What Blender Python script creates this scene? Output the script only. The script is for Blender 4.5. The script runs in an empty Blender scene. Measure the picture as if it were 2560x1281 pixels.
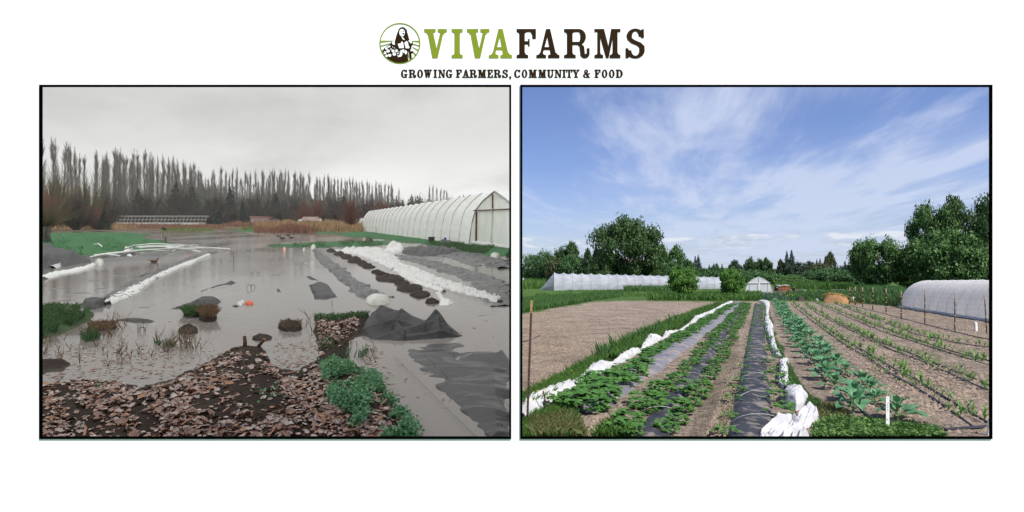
import bpy, math, random
import numpy as np
from mathutils import Vector, Matrix, noise as mnoise
random.seed(5); rng = np.random.default_rng(11)
SC = bpy.context.scene; COL = SC.collection
# ---------------------------------------------------------------- camera
F, CU, HV, CAMZ = 1500.0, 1280.0, 548.0, 1.6      # focal length, centre and level line in photograph pixels
cam = bpy.data.cameras.new('camera'); camo = bpy.data.objects.new('camera', cam); COL.objects.link(camo)
camo.location = (0, 0, CAMZ); camo.rotation_euler = (math.radians(90), 0, 0)
cam.sensor_width = 36.0; cam.lens = 36.0*F/2560.0; cam.shift_y = -(640.5-HV)/2560.0
cam.clip_start = 0.05; cam.clip_end = 4000; SC.camera = camo
SC.render.resolution_x, SC.render.resolution_y = 1024, 512
SC.view_settings.view_transform = 'Standard'; SC.view_settings.look = 'None'
SC.view_settings.gamma = 1.0; SC.view_settings.exposure = 0.55
try: SC.view_settings.use_curve_mapping = False
except Exception: pass
cy = SC.cycles
cy.use_denoising = True; cy.max_bounces = 6; cy.diffuse_bounces = 3; cy.glossy_bounces = 3
cy.transmission_bounces = 4; cy.transparent_max_bounces = 12; cy.caustics_reflective = False; cy.volume_bounces = 1; cy.caustics_refractive = False
# ---------------------------------------------------------------- sky and sun
SUN_EL, SUN_AZ = 53.0, 45.0        # height of the sun; its bearing from straight behind the camera towards the right
SKY_STRENGTH = 0.12
TILT = math.atan(142.0/1500.0)     # the sunny field runs downhill by this angle
sx = math.cos(math.radians(SUN_EL))*math.sin(math.radians(SUN_AZ))
sy = -math.cos(math.radians(SUN_EL))*math.cos(math.radians(SUN_AZ))
sz = math.sin(math.radians(SUN_EL))
SUN_DIR = Vector((sx, sy, sz))
sl = bpy.data.lights.new('sun', 'SUN'); sl.energy = 4.9; sl.angle = math.radians(0.5); sl.color = (1.0, 0.955, 0.89)
so = bpy.data.objects.new('sun', sl); COL.objects.link(so); so.location = (20, -20, 40)
so.rotation_euler = SUN_DIR.to_track_quat('Z', 'Y').to_euler()

class NT:                          # short node-tree builder
    def __init__(s, nt): s.nt = nt; nt.nodes.clear()
    def n(s, t, **kw):
        nd = s.nt.nodes.new(t)
        for k, v in kw.items():
            if k.startswith('i_'):
                key = k[2:]; key = int(key) if key.isdigit() else key.replace('_', ' ')
                if hasattr(v, 'node') or hasattr(v, 'is_output'): s.nt.links.new(v, nd.inputs[key])
                else: nd.inputs[key].default_value = v
            else: setattr(nd, k, v)
        return nd
    def link(s, a, b): s.nt.links.new(a, b)
    def math(s, op, a, b=None, c=None, clamp=False):
        nd = s.nt.nodes.new('ShaderNodeMath'); nd.operation = op; nd.use_clamp = clamp
        for i, v in enumerate((a, b, c)):
            if v is None: continue
            if hasattr(v, 'node'): s.nt.links.new(v, nd.inputs[i])
            else: nd.inputs[i].default_value = v
        return nd.outputs[0]
    def mix(s, f, a, b):
        nd = s.nt.nodes.new('ShaderNodeMix'); nd.data_type = 'RGBA'
        for sock, v in ((nd.inputs[0], f), (nd.inputs[6], a), (nd.inputs[7], b)):
            if hasattr(v, 'node'): s.nt.links.new(v, sock)
            else: sock.default_value = v if not isinstance(v, tuple) else (tuple(v)+(1,))[:4]
        return nd.outputs[2]
    def ss(s, x, lo, hi):          # smooth step
        nd = s.nt.nodes.new('ShaderNodeMapRange'); nd.interpolation_type = 'SMOOTHSTEP'
        s.nt.links.new(x, nd.inputs[0]); nd.inputs[1].default_value = lo; nd.inputs[2].default_value = hi
        return nd.outputs[0]
    def noise(s, vec, scale, detail=4, rough=.55, dist=0.0):
        nd = s.nt.nodes.new('ShaderNodeTexNoise'); nd.inputs['Scale'].default_value = scale
        nd.inputs['Detail'].default_value = detail; nd.inputs['Roughness'].default_value = rough; nd.inputs['Distortion'].default_value = dist
        if vec is not None: s.nt.links.new(vec, nd.inputs['Vector'])
        return nd.outputs[0]

def blue_sky(T, direction):
    """Clear summer sky with cirrus and a few low cumulus, for a direction; its horizon follows the sloping field."""
    rot = T.n('ShaderNodeVectorRotate', rotation_type='X_AXIS', i_Vector=direction, i_Angle=TILT)
    d = T.n('ShaderNodeVectorMath', operation='NORMALIZE', i_0=rot.outputs[0]).outputs[0]
    sky = T.n('ShaderNodeTexSky', sky_type='NISHITA', sun_disc=False, sun_elevation=math.radians(SUN_EL),
              sun_rotation=math.radians(180.0-SUN_AZ), air_density=1.0, dust_density=0.6, ozone_density=2.0)
    T.link(d, sky.inputs[0])
    base = T.n('ShaderNodeMix', data_type='RGBA', blend_type='MULTIPLY'); base.inputs[0].default_value = 1.0
    T.link(sky.outputs[0], base.inputs[6]); base.inputs[7].default_value = (0.565, 0.575, 0.775, 1)
    sep = T.n('ShaderNodeSeparateXYZ', i_0=d)
    z = T.math('MAXIMUM', sep.outputs[2], 0.012)
    qx = T.math('DIVIDE', sep.outputs[0], z); qy = T.math('DIVIDE', sep.outputs[1], z)
    # cirrus: long streaks in a high flat layer
    a = math.radians(-16)
    rx = T.math('ADD', T.math('MULTIPLY', qx, math.cos(a)), T.math('MULTIPLY', qy, math.sin(a)))
    ry = T.math('SUBTRACT', T.math('MULTIPLY', qy, math.cos(a)), T.math('MULTIPLY', qx, math.sin(a)))
    v1 = T.n('ShaderNodeCombineXYZ', i_0=T.math('MULTIPLY', rx, 1.35), i_1=T.math('MULTIPLY', ry, 0.26), i_2=3.7).outputs[0]
    v2 = T.n('ShaderNodeCombineXYZ', i_0=T.math('MULTIPLY', rx, 0.36), i_1=T.math('MULTIPLY', ry, 0.16), i_2=9.2).outputs[0]
    n1 = T.noise(v1, 1.4, 9, .62, .25); n2 = T.noise(v2, 1.1, 4, .5, .2)
    # a wide bank of cirrus over the middle and right of the field
    ang = T.math('DIVIDE', sep.outputs[0], T.math('MAXIMUM', sep.outputs[1], .05))
    bank = T.math('MULTIPLY', T.ss(ang, .05, .40), T.math('SUBTRACT', 1.0, T.math('MULTIPLY', T.ss(ang, .55, .85), .65)))
    cov = T.math('ADD', T.math('MULTIPLY', n1, .62), T.math('MULTIPLY', n2, .38))
    cov = T.math('ADD', cov, T.math('MULTIPLY', bank, .12))
    m1 = T.math('MULTIPLY', T.ss(cov, .49, .74), .85)
    veil = T.math('MULTIPLY', T.ss(n2, .30, .70), T.math('ADD', .12, T.math('MULTIPLY', bank, .40)))
    ci = T.math('MINIMUM', T.math('ADD', m1, veil), .85)
    c = T.mix(ci, base.outputs[2], (3.5, 3.95, 5.1))
    # whitening towards the horizon
    hz = T.math('SUBTRACT', 1.0, T.ss(sep.outputs[2], .0, .17))
    c = T.mix(T.math('MULTIPLY', hz, .40), c, (3.5, 4.1, 4.9))
    # low cumulus bank
    w = T.n('ShaderNodeCombineXYZ', i_0=T.math('MULTIPLY', ang, 9.0), i_1=T.math('MULTIPLY', sep.outputs[2], 46.0), i_2=4.4).outputs[0]
    n3 = T.noise(w, 1.25, 6, .58, .2)
    band = T.math('MULTIPLY', T.ss(sep.outputs[2], .030, .046), T.math('SUBTRACT', 1.0, T.ss(sep.outputs[2], .060, .078)))
    cu = T.math('MULTIPLY', T.ss(T.math('MULTIPLY', n3, band), .47, .60), .85)
    wl = T.n('ShaderNodeVectorMath', operation='ADD', i_0=w, i_1=(0.12, .35, 0)).outputs[0]
    lit = T.ss(T.math('SUBTRACT', n3, T.noise(wl, 1.25, 6, .58, .2)), -.10, .12)
    c = T.mix(cu, c, T.mix(lit, (3.0, 3.4, 4.1), (4.6, 4.8, 5.2)))
    return c
wd = bpy.data.worlds.new('World'); SC.world = wd; wd.use_nodes = True
T = NT(wd.node_tree)
tc = T.n('ShaderNodeTexCoord')
bg = T.n('ShaderNodeBackground', i_Color=blue_sky(T, tc.outputs['Generated'])); bg.inputs[1].default_value = SKY_STRENGTH
T.link(bg.outputs[0], T.n('ShaderNodeOutputWorld').inputs[0])

# ---------------------------------------------------------------- helpers
SL = 142.0/1500.0
def P(u, v, y): return Vector(((u-CU)/F*y, y, CAMZ-(v-HV)/F*y))
def Lg(u, v):                        # a pixel of the flooded field's level -> point on it
    y = F*CAMZ/max(v-HV, 3.0); return Vector(((u-CU)/F*y, y, 0.0))
def Rg(u, v):                        # the same on the sunny field, which slopes away
    y = F*CAMZ/max(v-690.0, 3.0); return Vector(((u-CU)/F*y, y, -SL*y))
def rz(x, y): return -SL*y
def lin(c): return tuple((x/12.92 if x <= .04045 else ((x+.055)/1.055)**2.4) for x in c)
def rgb(r, g, b): return lin((r/255., g/255., b/255.))
MATS = {}
def mat(name, c1, c2=None, scale=4.0, rough=.7, bump=0.0, bscale=30.0, trans=0.0, alpha=1.0, island=False, metal=0.0,
        spec=.3, detail=5, lo=.35, hi=.65, c3=None, s3=1.0, coat=0.0, stretch=None, backc=None):
    if name in MATS: return MATS[name]
    m = bpy.data.materials.new(name); m.use_nodes = True; T = NT(m.node_tree)
    out = T.n('ShaderNodeOutputMaterial'); bs = T.n('ShaderNodeBsdfPrincipled')
    bs.inputs['Roughness'].default_value = rough; bs.inputs['Metallic'].default_value = metal
    bs.inputs['Specular IOR Level'].default_value = spec; bs.inputs['Coat Weight'].default_value = coat
    tc = T.n('ShaderNodeTexCoord'); vec = tc.outputs['Object']
    if stretch: vec = T.n('ShaderNodeMapping', i_Vector=vec, i_Scale=stretch).outputs[0]
    c = tuple(c1)+(1,)
    if c2 is not None:
        if island:
            g = T.n('ShaderNodeNewGeometry'); f = g.outputs['Random Per Island']
        else: f = T.ss(T.noise(vec, scale, detail), lo, hi)
        c = T.mix(f, tuple(c1), tuple(c2))
        if c3 is not None:
            f3 = T.ss(T.noise(vec, s3, 5, .6), .5, .64); c = T.mix(f3, c, tuple(c3))
    if hasattr(c, 'node'): T.link(c, bs.inputs['Base Color'])
    else: bs.inputs['Base Color'].default_value = c
    if bump:
        b = T.n('ShaderNodeBump', i_Height=T.noise(vec, bscale, 6, .6)); b.inputs['Strength'].default_value = min(1, bump); b.inputs['Distance'].default_value = .02*max(1, bump)
        T.link(b.outputs[0], bs.inputs['Normal'])
    sh = bs.outputs[0]
    if trans:
        tr = T.n('ShaderNodeBsdfTranslucent')
        if hasattr(c, 'node'): T.link(c, tr.inputs[0])
        else: tr.inputs[0].default_value = c
        mx = T.n('ShaderNodeMixShader'); mx.inputs[0].default_value = trans; T.link(sh, mx.inputs[1]); T.link(tr.outputs[0], mx.inputs[2]); sh = mx.outputs[0]
    if alpha < 1:
        tp = T.n('ShaderNodeBsdfTransparent'); mx = T.n('ShaderNodeMixShader'); mx.inputs[0].default_value = alpha
        T.link(tp.outputs[0], mx.inputs[1]); T.link(sh, mx.inputs[2]); sh = mx.outputs[0]
    T.link(sh, out.inputs[0]); MATS[name] = m; return m

def np_mesh(name, V, Fc, m=None, smooth=False, attr=None):
    """V (n,3); Fc list of arrays (k,3) / (k,4) or python lists of faces"""
    me = bpy.data.meshes.new(name)
    V = np.asarray(V, np.float32).reshape(-1, 3)
    loops, starts, tot = [], [], 0
    if isinstance(Fc, np.ndarray): Fc = [Fc]
    if len(Fc) and not isinstance(Fc[0], np.ndarray):
        me.from_pydata([tuple(map(float, v)) for v in V], [], [tuple(f) for f in Fc])
    else:
        for A in Fc:
            k, w = A.shape; loops.append(A.reshape(-1)); starts.append(tot+np.arange(k)*w); tot += k*w
        L = np.concatenate(loops).astype(np.int32); S = np.concatenate(starts).astype(np.int32)
        me.vertices.add(len(V)); me.vertices.foreach_set('co', V.reshape(-1))
        me.loops.add(len(L)); me.loops.foreach_set('vertex_index', L)
        me.polygons.add(len(S)); me.polygons.foreach_set('loop_start', S)
        me.update(calc_edges=True); me.validate()
    if attr is not None:
        a = me.color_attributes.new('tone', 'FLOAT_COLOR', 'POINT'); a.data.foreach_set('color', np.asarray(attr, np.float32).reshape(-1))
    if smooth: me.polygons.foreach_set('use_smooth', np.ones(len(me.polygons), bool))
    if m: me.materials.append(m)
    return me
def link(name, me, parent=None, loc=None, label=None, cat=None, group=None, kind=None):
    o = bpy.data.objects.new(name, me); COL.objects.link(o)
    if parent is not None: o.parent = parent
    if loc is not None: o.location = loc
    if label: o['label'] = label
    if cat: o['category'] = cat
    if group: o['group'] = group
    if kind: o['kind'] = kind
    return o
def thing(name, loc, label, cat, group=None, rz=0.0, scale=None):
    o = link(name, None, None, loc, label, cat, group); o.rotation_euler = (0, 0, rz); o.empty_display_size = .2
    if scale is not None: o.scale = scale if hasattr(scale, '__len__') else (scale,)*3
    return o
def dup(root, loc, rz=0.0, scale=None, label=None, group=None):
    r = root.copy(); COL.objects.link(r); r.location = loc; r.rotation_euler = (0, 0, rz)
    if scale is not None: r.scale = scale if hasattr(scale, '__len__') else (scale,)*3
    if label: r['label'] = label
    if group: r['group'] = group
    for ch in list(root.children):
        c = ch.copy(); COL.objects.link(c); c.parent = r
        for g in list(ch.children):
            d = g.copy(); COL.objects.link(d); d.parent = c
    return r
class MB:
    def __init__(s): s.V = []; s.F = []
    def add(s, V, Fc):
        b = len(s.V); s.V += [tuple(v) for v in V]; s.F += [tuple(b+i for i in f) for f in Fc]; return s
    def box(s, c, d, rot=None):
        V = [Vector((x*d[0]/2, y*d[1]/2, z*d[2]/2)) for x in (-1, 1) for y in (-1, 1) for z in (-1, 1)]
        if rot is not None: V = [rot @ v for v in V]
        c = Vector(c)
        return s.add([v+c for v in V], [(0, 1, 3, 2), (4, 6, 7, 5), (0, 4, 5, 1), (2, 3, 7, 6), (0, 2, 6, 4), (1, 5, 7, 3)])
    def tube(s, pts, r, n=6, cap=True):
        pts = [Vector(p) for p in pts]; R = r if hasattr(r, '__len__') else [r]*len(pts)
        rings = []
        for i, p in enumerate(pts):
            t = (pts[min(i+1, len(pts)-1)]-pts[max(i-1, 0)])
            t = t.normalized() if t.length > 1e-9 else Vector((0, 0, 1))
            up = Vector((0, 0, 1)) if abs(t.z) < .95 else Vector((1, 0, 0))
            a = t.cross(up).normalized(); b = a.cross(t)
            rings.append([p+(a*math.cos(2*math.pi*k/n)+b*math.sin(2*math.pi*k/n))*R[i] for k in range(n)])
        V = [v for rg in rings for v in rg]; Fc = []
        for i in range(len(pts)-1):
            for k in range(n): Fc.append((i*n+k, i*n+(k+1) % n, (i+1)*n+(k+1) % n, (i+1)*n+k))
        if cap: Fc += [tuple(range(n-1, -1, -1)), tuple((len(pts)-1)*n+k for k in range(n))]
        return s.add(V, Fc)
    def bar(s, a, b, w, h=None):
        a = Vector(a); b = Vector(b); d = b-a; h = h or w
        rot = d.to_track_quat('Y', 'Z').to_matrix()
        return s.box((a+b)/2, (w, d.length, h), rot)
    def prism(s, poly, y0, y1):        # polygon in x,z extruded along y
        n = len(poly); V = [(p[0], y0, p[1]) for p in poly]+[(p[0], y1, p[1]) for p in poly]
        return s.add(V, [tuple(range(n)), tuple(range(2*n-1, n-1, -1))]+[(i, i+n, (i+1) % n+n, (i+1) % n) for i in range(n)])
    def mesh(s, name, m, smooth=False): return np_mesh(name, np.array(s.V), s.F, m, smooth)
    def build(s, name, m, parent=None, smooth=False, **kw): return link(name, s.mesh(name, m, smooth), parent, **kw)
ORD = ['first','second','third','fourth','fifth','sixth','seventh','eighth','ninth','tenth','eleventh','twelfth','thirteenth','fourteenth','fifteenth','sixteenth','seventeenth','eighteenth','nineteenth','twentieth']
def nth(i): return ORD[i] if i < 20 else '%d%s' % (i+1, {1: 'st', 2: 'nd', 3: 'rd'}.get((i+1) % 10, 'th') if (i+1) % 100 not in (11, 12, 13) else 'th')
def nz(x, y, s=1.0, o=0.0): return mnoise.noise(Vector((x*s+o, y*s-o, o*1.7)))
def fbm(x, y, s=1.0, o=0.0): return nz(x, y, s, o)+.5*nz(x, y, s*2.1, o+7)+.25*nz(x, y, s*4.3, o+13)
def lerp_path(pts, n):               # resample a polyline (rows of any width) to n rows, evenly along its index
    A = np.array(pts, float); d = np.r_[0, np.cumsum(np.hypot(*(np.diff(A[:, :2], axis=0).T)))]
    t = np.linspace(0, d[-1], n); return np.stack([np.interp(t, d, A[:, k]) for k in range(A.shape[1])], 1)
def in_poly(px, py, poly):
    px = np.asarray(px); ins = np.zeros(px.shape, bool); n = len(poly)
    for i in range(n):
        x0, y0 = poly[i]; x1, y1 = poly[(i+1) % n]
        if y0 == y1: continue
        c = ((y0 > py) != (y1 > py)) & (px < (x1-x0)*(py-y0)/(y1-y0)+x0); ins ^= c
    return ins
def poly_dist(px, py, poly):         # signed pixel distance, positive inside
    d = np.full(np.shape(px), 1e9); n = len(poly)
    for i in range(n):
        x0, y0 = poly[i]; x1, y1 = poly[(i+1) % n]; ex, ey = x1-x0, y1-y0
        t = np.clip(((px-x0)*ex+(py-y0)*ey)/(ex*ex+ey*ey+1e-9), 0, 1)
        d = np.minimum(d, np.hypot(px-x0-t*ex, py-y0-t*ey))
    return np.where(in_poly(px, py, poly), d, -d)
def mound(name, outline, H, m, fold=.3, fs=3.0, prof=.6, G=Lg, rings=9, nseg=40, seed=0, base=-.02, parent=None, peak=None, smooth=True, wet=0.0, **kw):
    """a heap or crumpled sheet over a footprint outlined in photograph pixels on the ground G"""
    W = [G(u, v) for u, v in outline]; n = len(W)
    O = lerp_path([(w.x, w.y, w.z) for w in W+[W[0]]], nseg+1)[:-1]
    c = O.mean(0) if peak is None else np.array(G(*peak))
    ext = (np.ptp(O[:, 0])+np.ptp(O[:, 1]))/2
    V = [(0, 0, H)]; Fc = []
    for k in range(1, rings+1):
        r = k/rings
        for j in range(nseg):
            p = c+(O[j]-c)*r; h = H*(1-r**2)**prof if r < 1 else 0
            q = fs/max(ext, .05)
            w = fbm(p[0], p[1]*.6, q, seed)+.8*(abs(nz(p[0]+p[1]*.5, p[1], q*1.6, seed+3))*2-.5)
            jr = 1+.10*nz(math.cos(j/nseg*6.283)*2, math.sin(j/nseg*6.283)*2, 1.3, seed+k*.3)*r
            q2 = c+(O[j]-c)*r*jr
            V.append((q2[0]-c[0], q2[1]-c[1], (q2[2]-c[2])+(base if k == rings else max(base, h*(1+fold*w)+H*.12*fold*w))))
    V[0] = (0, 0, H*(1+fold*.4*nz(c[0], c[1], 3, seed)))
    for j in range(nseg): Fc.append((0, 1+j, 1+(j+1) % nseg))
    for k in range(rings-1):
        for j in range(nseg):
            a = 1+k*nseg; b = a+nseg; Fc.append((a+j, b+j, b+(j+1) % nseg, a+(j+1) % nseg))
    return link(name, np_mesh(name, np.array(V), Fc, m, smooth), parent, Vector(c), **kw)
def strip(name, path, H, m, G=Lg, n=90, na=9, wr=.5, ws=1.0, seed=0, parent=None, base=-.01, edge=.35, smooth=True, round_=.5, lf=(1.0, 1.4), **kw):
    """a ridge or bunched cloth along a pixel path of (u, v, width in metres[, height factor])"""
    A = lerp_path([(*G(p[0], p[1]), p[2], (p[3] if len(p) > 3 else 1.0)) for p in path], n)
    T_ = np.gradient(A[:, :2], axis=0); T_ /= (np.linalg.norm(T_, axis=1, keepdims=True)+1e-9)
    V = []; Fc = []; c = A[0, :3]
    for i in range(n):
        nx, ny = T_[i, 1], -T_[i, 0]; w = A[i, 3]; hh = H*A[i, 4]
        s_ = np.hypot(*(A[i, :2]-A[0, :2]))*ws
        e0 = 1+edge*nz(s_, 1.7, 2.2, seed); e1 = 1+edge*nz(s_, 5.1, 2.2, seed+4); sh = w*.25*edge*nz(s_, 9.3, .9, seed+8)
        for k in range(na):
            t = k/(na-1)*2-1; off = t*w/2*(e0 if t < 0 else e1)+sh
            h = hh*max(0, 1-t*t)**round_
            wv = nz(s_*lf[0]+t*.3, t*lf[1], 2.6, seed+2)+.6*nz(s_*lf[0]+t*.7, t*lf[1]*1.4, 5.5, seed+5)+(.5*(1-2*abs(nz(s_*lf[0]*.6+t, t*lf[1]*.9, 3.0, seed+9))) if lf[1] > 2 else 0)
            h = h*(1+wr*wv)+(hh*.2*wr*wv if abs(t) < 1 else 0)
            V.append((A[i, 0]+nx*off-c[0], A[i, 1]+ny*off-c[1], A[i, 2]-c[2]+(base if abs(t) >= .999 else max(base, h))))
    for i in range(n-1):
        for k in range(na-1): Fc.append((i*na+k, i*na+k+1, (i+1)*na+k+1, (i+1)*na+k))
    return link(name, np_mesh(name, np.array(V), Fc, m, smooth), parent, Vector(c), **kw)
def blades(pts, hs, ws, lean=.5, seg=1):
    """grass: one bent blade (two triangles) per point; returns V, faces"""
    pts = np.asarray(pts, float); n = len(pts); a = rng.random(n)*6.283; b = rng.random(n)*6.283
    hs = np.broadcast_to(hs, n)*(.6+.8*rng.random(n)); ws = np.broadcast_to(ws, n)
    dx = np.cos(a)*ws/2; dy = np.sin(a)*ws/2; L = hs*lean*(rng.random(n)*.9+.1)
    V = np.zeros((n, 4, 3)); V[:, 0] = pts+np.stack([dx, dy, 0*dx], 1); V[:, 1] = pts-np.stack([dx, dy, 0*dx], 1)
    mid = pts+np.stack([np.cos(b)*L*.35, np.sin(b)*L*.35, hs*.62], 1); V[:, 2] = mid+np.stack([dx, dy, 0*dx], 1)*.4
    V[:, 3] = pts+np.stack([np.cos(b)*L, np.sin(b)*L, hs], 1)
    i = np.arange(n)*4
    return V.reshape(-1, 3), np.concatenate([np.stack([i, i+1, i+2], 1), np.stack([i+2, i+1, i+3], 1)])
def leaf_quads(C, N, size, aspect=.55, bend=.15):
    """one diamond leaf (two triangles) per centre C with normal N"""
    C = np.asarray(C, float); N = np.asarray(N, float); n = len(C)
    N = N/(np.linalg.norm(N, axis=1, keepdims=True)+1e-9); R = rng.normal(size=(n, 3))
    A = np.cross(N, R); A /= (np.linalg.norm(A, axis=1, keepdims=True)+1e-9); B = np.cross(N, A)
    s = (np.broadcast_to(size, n)*(.65+.7*rng.random(n)))[:, None]
    V = np.stack([C-A*s*.5, C+B*s*aspect*.5+N*s*bend, C+A*s*.5, C-B*s*aspect*.5+N*s*bend], 1)
    i = np.arange(n)*4
    return V.reshape(-1, 3), np.concatenate([np.stack([i, i+1, i+2], 1), np.stack([i, i+2, i+3], 1)])
def scatter_px(poly, n, G=Lg, jit=0):
    """random ground points inside a pixel polygon (even over the ground seen in the picture)"""
    P_ = np.array(poly, float); lo = P_.min(0); hi = P_.max(0); out = []
    while len(out) < n:
        q = lo+(hi-lo)*rng.random((n*2, 2)); q = q[in_poly(q[:, 0], q[:, 1], poly)]; out += list(q)
    return np.array(out[:n])
# ================================================================ the white display wall with its two framed openings
YW = 3.10
def wx(u): return (u-CU)/F*YW
def wz(v): return CAMZ-(v-HV)/F*YW
m_white = mat('white board paint', (.90, .90, .90), (.93, .93, .93), 3, rough=.85, spec=.1)
m_black = mat('black frame paint', (.0012, .0012, .0012), rough=.9, spec=0)
m_olive = mat('olive green vinyl', rgb(128, 143, 40), rough=.7, spec=.1)
m_brown = mat('dark brown vinyl', rgb(42, 25, 1), rough=.7, spec=.1)
OPN = [(105, 218, 1273, 1092), (1306, 218, 2474, 1092)]
wall = thing('display_wall', (0, YW, -.32), 'tall white display wall with two wide openings onto the fields and a logo at its top', 'wall')
w0, w1, zt, zb = wx(-260), wx(2820), wz(-60), -.32
th = .006
def wall_piece(x0, x1, z0, z1):
    MB().box(((x0+x1)/2, th/2, (z0+z1)/2+.32), (x1-x0, th, z1-z0)).build('panel', m_white, wall)
ot, ob = wz(214), wz(1096)
wall_piece(w0, w1, ot, zt); wall_piece(w0, w1, zb, ob)
wall_piece(w0, wx(101), ob, ot); wall_piece(wx(1277), wx(1302), ob, ot); wall_piece(wx(2478), w1, ob, ot)
for x in (w0+.05, w1-.05):
    MB().box((x, .06, (zt+zb)/2+.32), (.09, .09, zt-zb)).build('post', m_white, wall)
for k, (a, b, c, d) in enumerate(OPN):
    fr = thing('window_frame', (wx((a+c)/2), YW-.004, wz((b+d)/2)),
               ['thin black frame round the opening onto the flooded field', 'thin black frame round the opening onto the sunny vegetable field'][k],
               'window frame', 'black frames of the two openings')
    W, Hh = wx(c)-wx(a), wz(b)-wz(d); t = 5.2/F*YW
    for (cx_, cz_, sx_, sz_) in ((0, Hh/2+t/2, W+2*t, t), (0, -Hh/2-t/2, W+2*t, t)):
        MB().box((cx_, 0.0035, cz_), (sx_, .011, sz_)).build('rail', m_black, fr)
    for s in (-1, 1): MB().box((s*(W/2+t/2), 0.0035, 0), (t, .011, Hh)).build('stile', m_black, fr)

# ---- lettering: slab-serif glyphs drawn as polygons in a box 0..w by 0..1
def arc(cx, cz, rx, rz_, tx, tz, a0, a1, n=14):
    A = np.radians(np.linspace(a0, a1, n))
    o = [(cx+rx*math.cos(a), cz+rz_*math.sin(a)) for a in A]; i = [(cx+(rx-tx)*math.cos(a), cz+(rz_-tz)*math.sin(a)) for a in A[::-1]]
    return o+i
def Rr(a, b, c, d): return [(a, b), (c, b), (c, d), (a, d)]
def slab(c, z, w, up, t=.105, st=.19):     # bracketed serif centred at c; up=+1 foot, -1 head
    h = w/2; s = st/2; k = t*.75
    pts = [(-h, 0), (h, 0), (h, t), (s+.06, t+.01), (s+.02, t+.03), (s, t+k), (-s, t+k), (-s-.02, t+.03), (-s-.06, t+.01), (-h, t)]
    return [(c+x, z+up*y) for x, y in pts]
def glyph(ch):
    st = .19
    if ch == 'I': return .40, [Rr(.105, .05, .295, .95), slab(.2, 0, .39, 1), slab(.2, 1, .39, -1)]
    if ch in 'VW':
        if ch == 'V': return .78, [[(.10, .95), (.29, .95), (.44, .26), (.445, 0), (.28, 0)], [(.42, .12), (.445, 0), (.46, 0), (.68, .95), (.57, .95), (.405, .24)], slab(.195, 1, .39, -1), slab(.625, 1, .31, -1, .105, .11)]
        return 1.08, [[(.10, .95), (.27, .95), (.40, .25), (.40, 0), (.25, 0)], [(.34, 0), (.40, 0), (.58, .95), (.50, .95)], [(.50, .95), (.66, .95), (.76, .25), (.74, 0), (.61, 0)], [(.70, 0), (.74, 0), (.97, .95), (.88, .95)],
                      slab(.18, 1, .35, -1), slab(.55, 1, .3, -1), slab(.93, 1, .28, -1, .105, .09)]
    if ch == 'A': return .79, [[(.33, 1), (.47, 1), (.69, .05), (.50, .05), (.375, .72), (.19, .05), (.10, .05)], Rr(.22, .28, .56, .38), slab(.165, 0, .33, 1, .105, .11), slab(.595, 0, .39, 1)]
    if ch in 'FE':
        g = [Rr(.09, .05, .28, .95), slab(.20, 0, .40, 1), slab(.185, 1, .37, -1), Rr(.25, .895, .62, 1), [(.67, 1), (.67, .66), (.55, .66), (.54, .80), (.48, .90), (.60, 1)], Rr(.25, .47, .42, .58), Rr(.40, .40, .45, .66)]
        if ch == 'F': return .68, g
        return .72, g+[Rr(.25, 0, .62, .105), [(.70, 0), (.70, .34), (.58, .34), (.57, .20), (.50, .10), (.6, 0)]]
    if ch in 'RPD':
        if ch == 'D': return .78, [Rr(.09, .05, .28, .95), slab(.2, 0, .40, 1), slab(.2, 1, .40, -1), arc(.36, .5, .41, .5, .2, .105, -90, 90, 22), Rr(.25, .895, .40, 1), Rr(.25, 0, .40, .105)]
        return .88, [Rr(.10, .05, .29, .95), slab(.2, 0, .40, 1), slab(.19, 1, .38, -1), Rr(.25, .895, .52, 1), Rr(.25, .45, .52, .56), arc(.50, .725, .25, .275, .19, .105, -90, 90, 18),
                     [(.46, .56), (.58, .50), (.69, .40), (.72, .10), (.56, .16), (.53, .40), (.44, .47)], arc(.715, .15, .16, .155, .15, .1, 180, 360, 14), Rr(.785, .14, .875, .34)]
    if ch == 'M': return .90, [Rr(.10, .05, .20, .95), [(.12, 1), (.33, 1), (.51, .30), (.49, 0), (.40, 0)], [(.42, 0), (.49, 0), (.70, 1), (.58, 1)], Rr(.63, .05, .80, .95), slab(.15, 0, .30, 1, .105, .1), slab(.715, 0, .37, 1), Rr(0, .895, .25, 1), Rr(.62, .895, .90, 1)]
    if ch == 'N': return .84, [Rr(.11, .05, .20, .95), [(.08, 1), (.28, 1), (.74, .05), (.74, 0), (.60, 0)], Rr(.65, .05, .74, .95), slab(.155, 0, .31, 1, .105, .09), slab(.695, 1, .29, -1, .105, .09), Rr(0, .895, .25, 1)]
    if ch == 'S': return .68, [arc(.34, .735, .31, .28, .19, .1, 0, 180, 18), arc(.34, .27, .33, .285, .19, .1, -180, 0, 18), [(.03, .74), (.07, .62), (.20, .51), (.40, .43), (.48, .35), (.48, .27), (.67, .27), (.66, .42), (.52, .54), (.32, .62), (.22, .69), (.22, .74)],
                               [(.64, .99), (.64, .69), (.54, .69), (.52, .80), (.50, .92), (.56, .99)], [(.0, .0), (.0, .34), (.09, .34), (.12, .22), (.17, .10), (.09, .0)]]
    if ch in 'OCG':
        g = [arc(.36, .5, .36, .51, .20, .10, 0, 360, 36)] if ch == 'O' else [arc(.36, .5, .36, .51, .20, .10, 38, 322, 30), [(.70, 1), (.70, .68), (.61, .68), (.57, .82), (.50, .93), (.62, .97)]]
        if ch == 'G': g += [Rr(.50, .0, .68, .40), Rr(.38, .36, .78, .46)]
        if ch == 'C': g += [[(.60, .30), (.70, .30), (.66, .10), (.56, .06)]]
        return (.72 if ch != 'G' else .78), g
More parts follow.
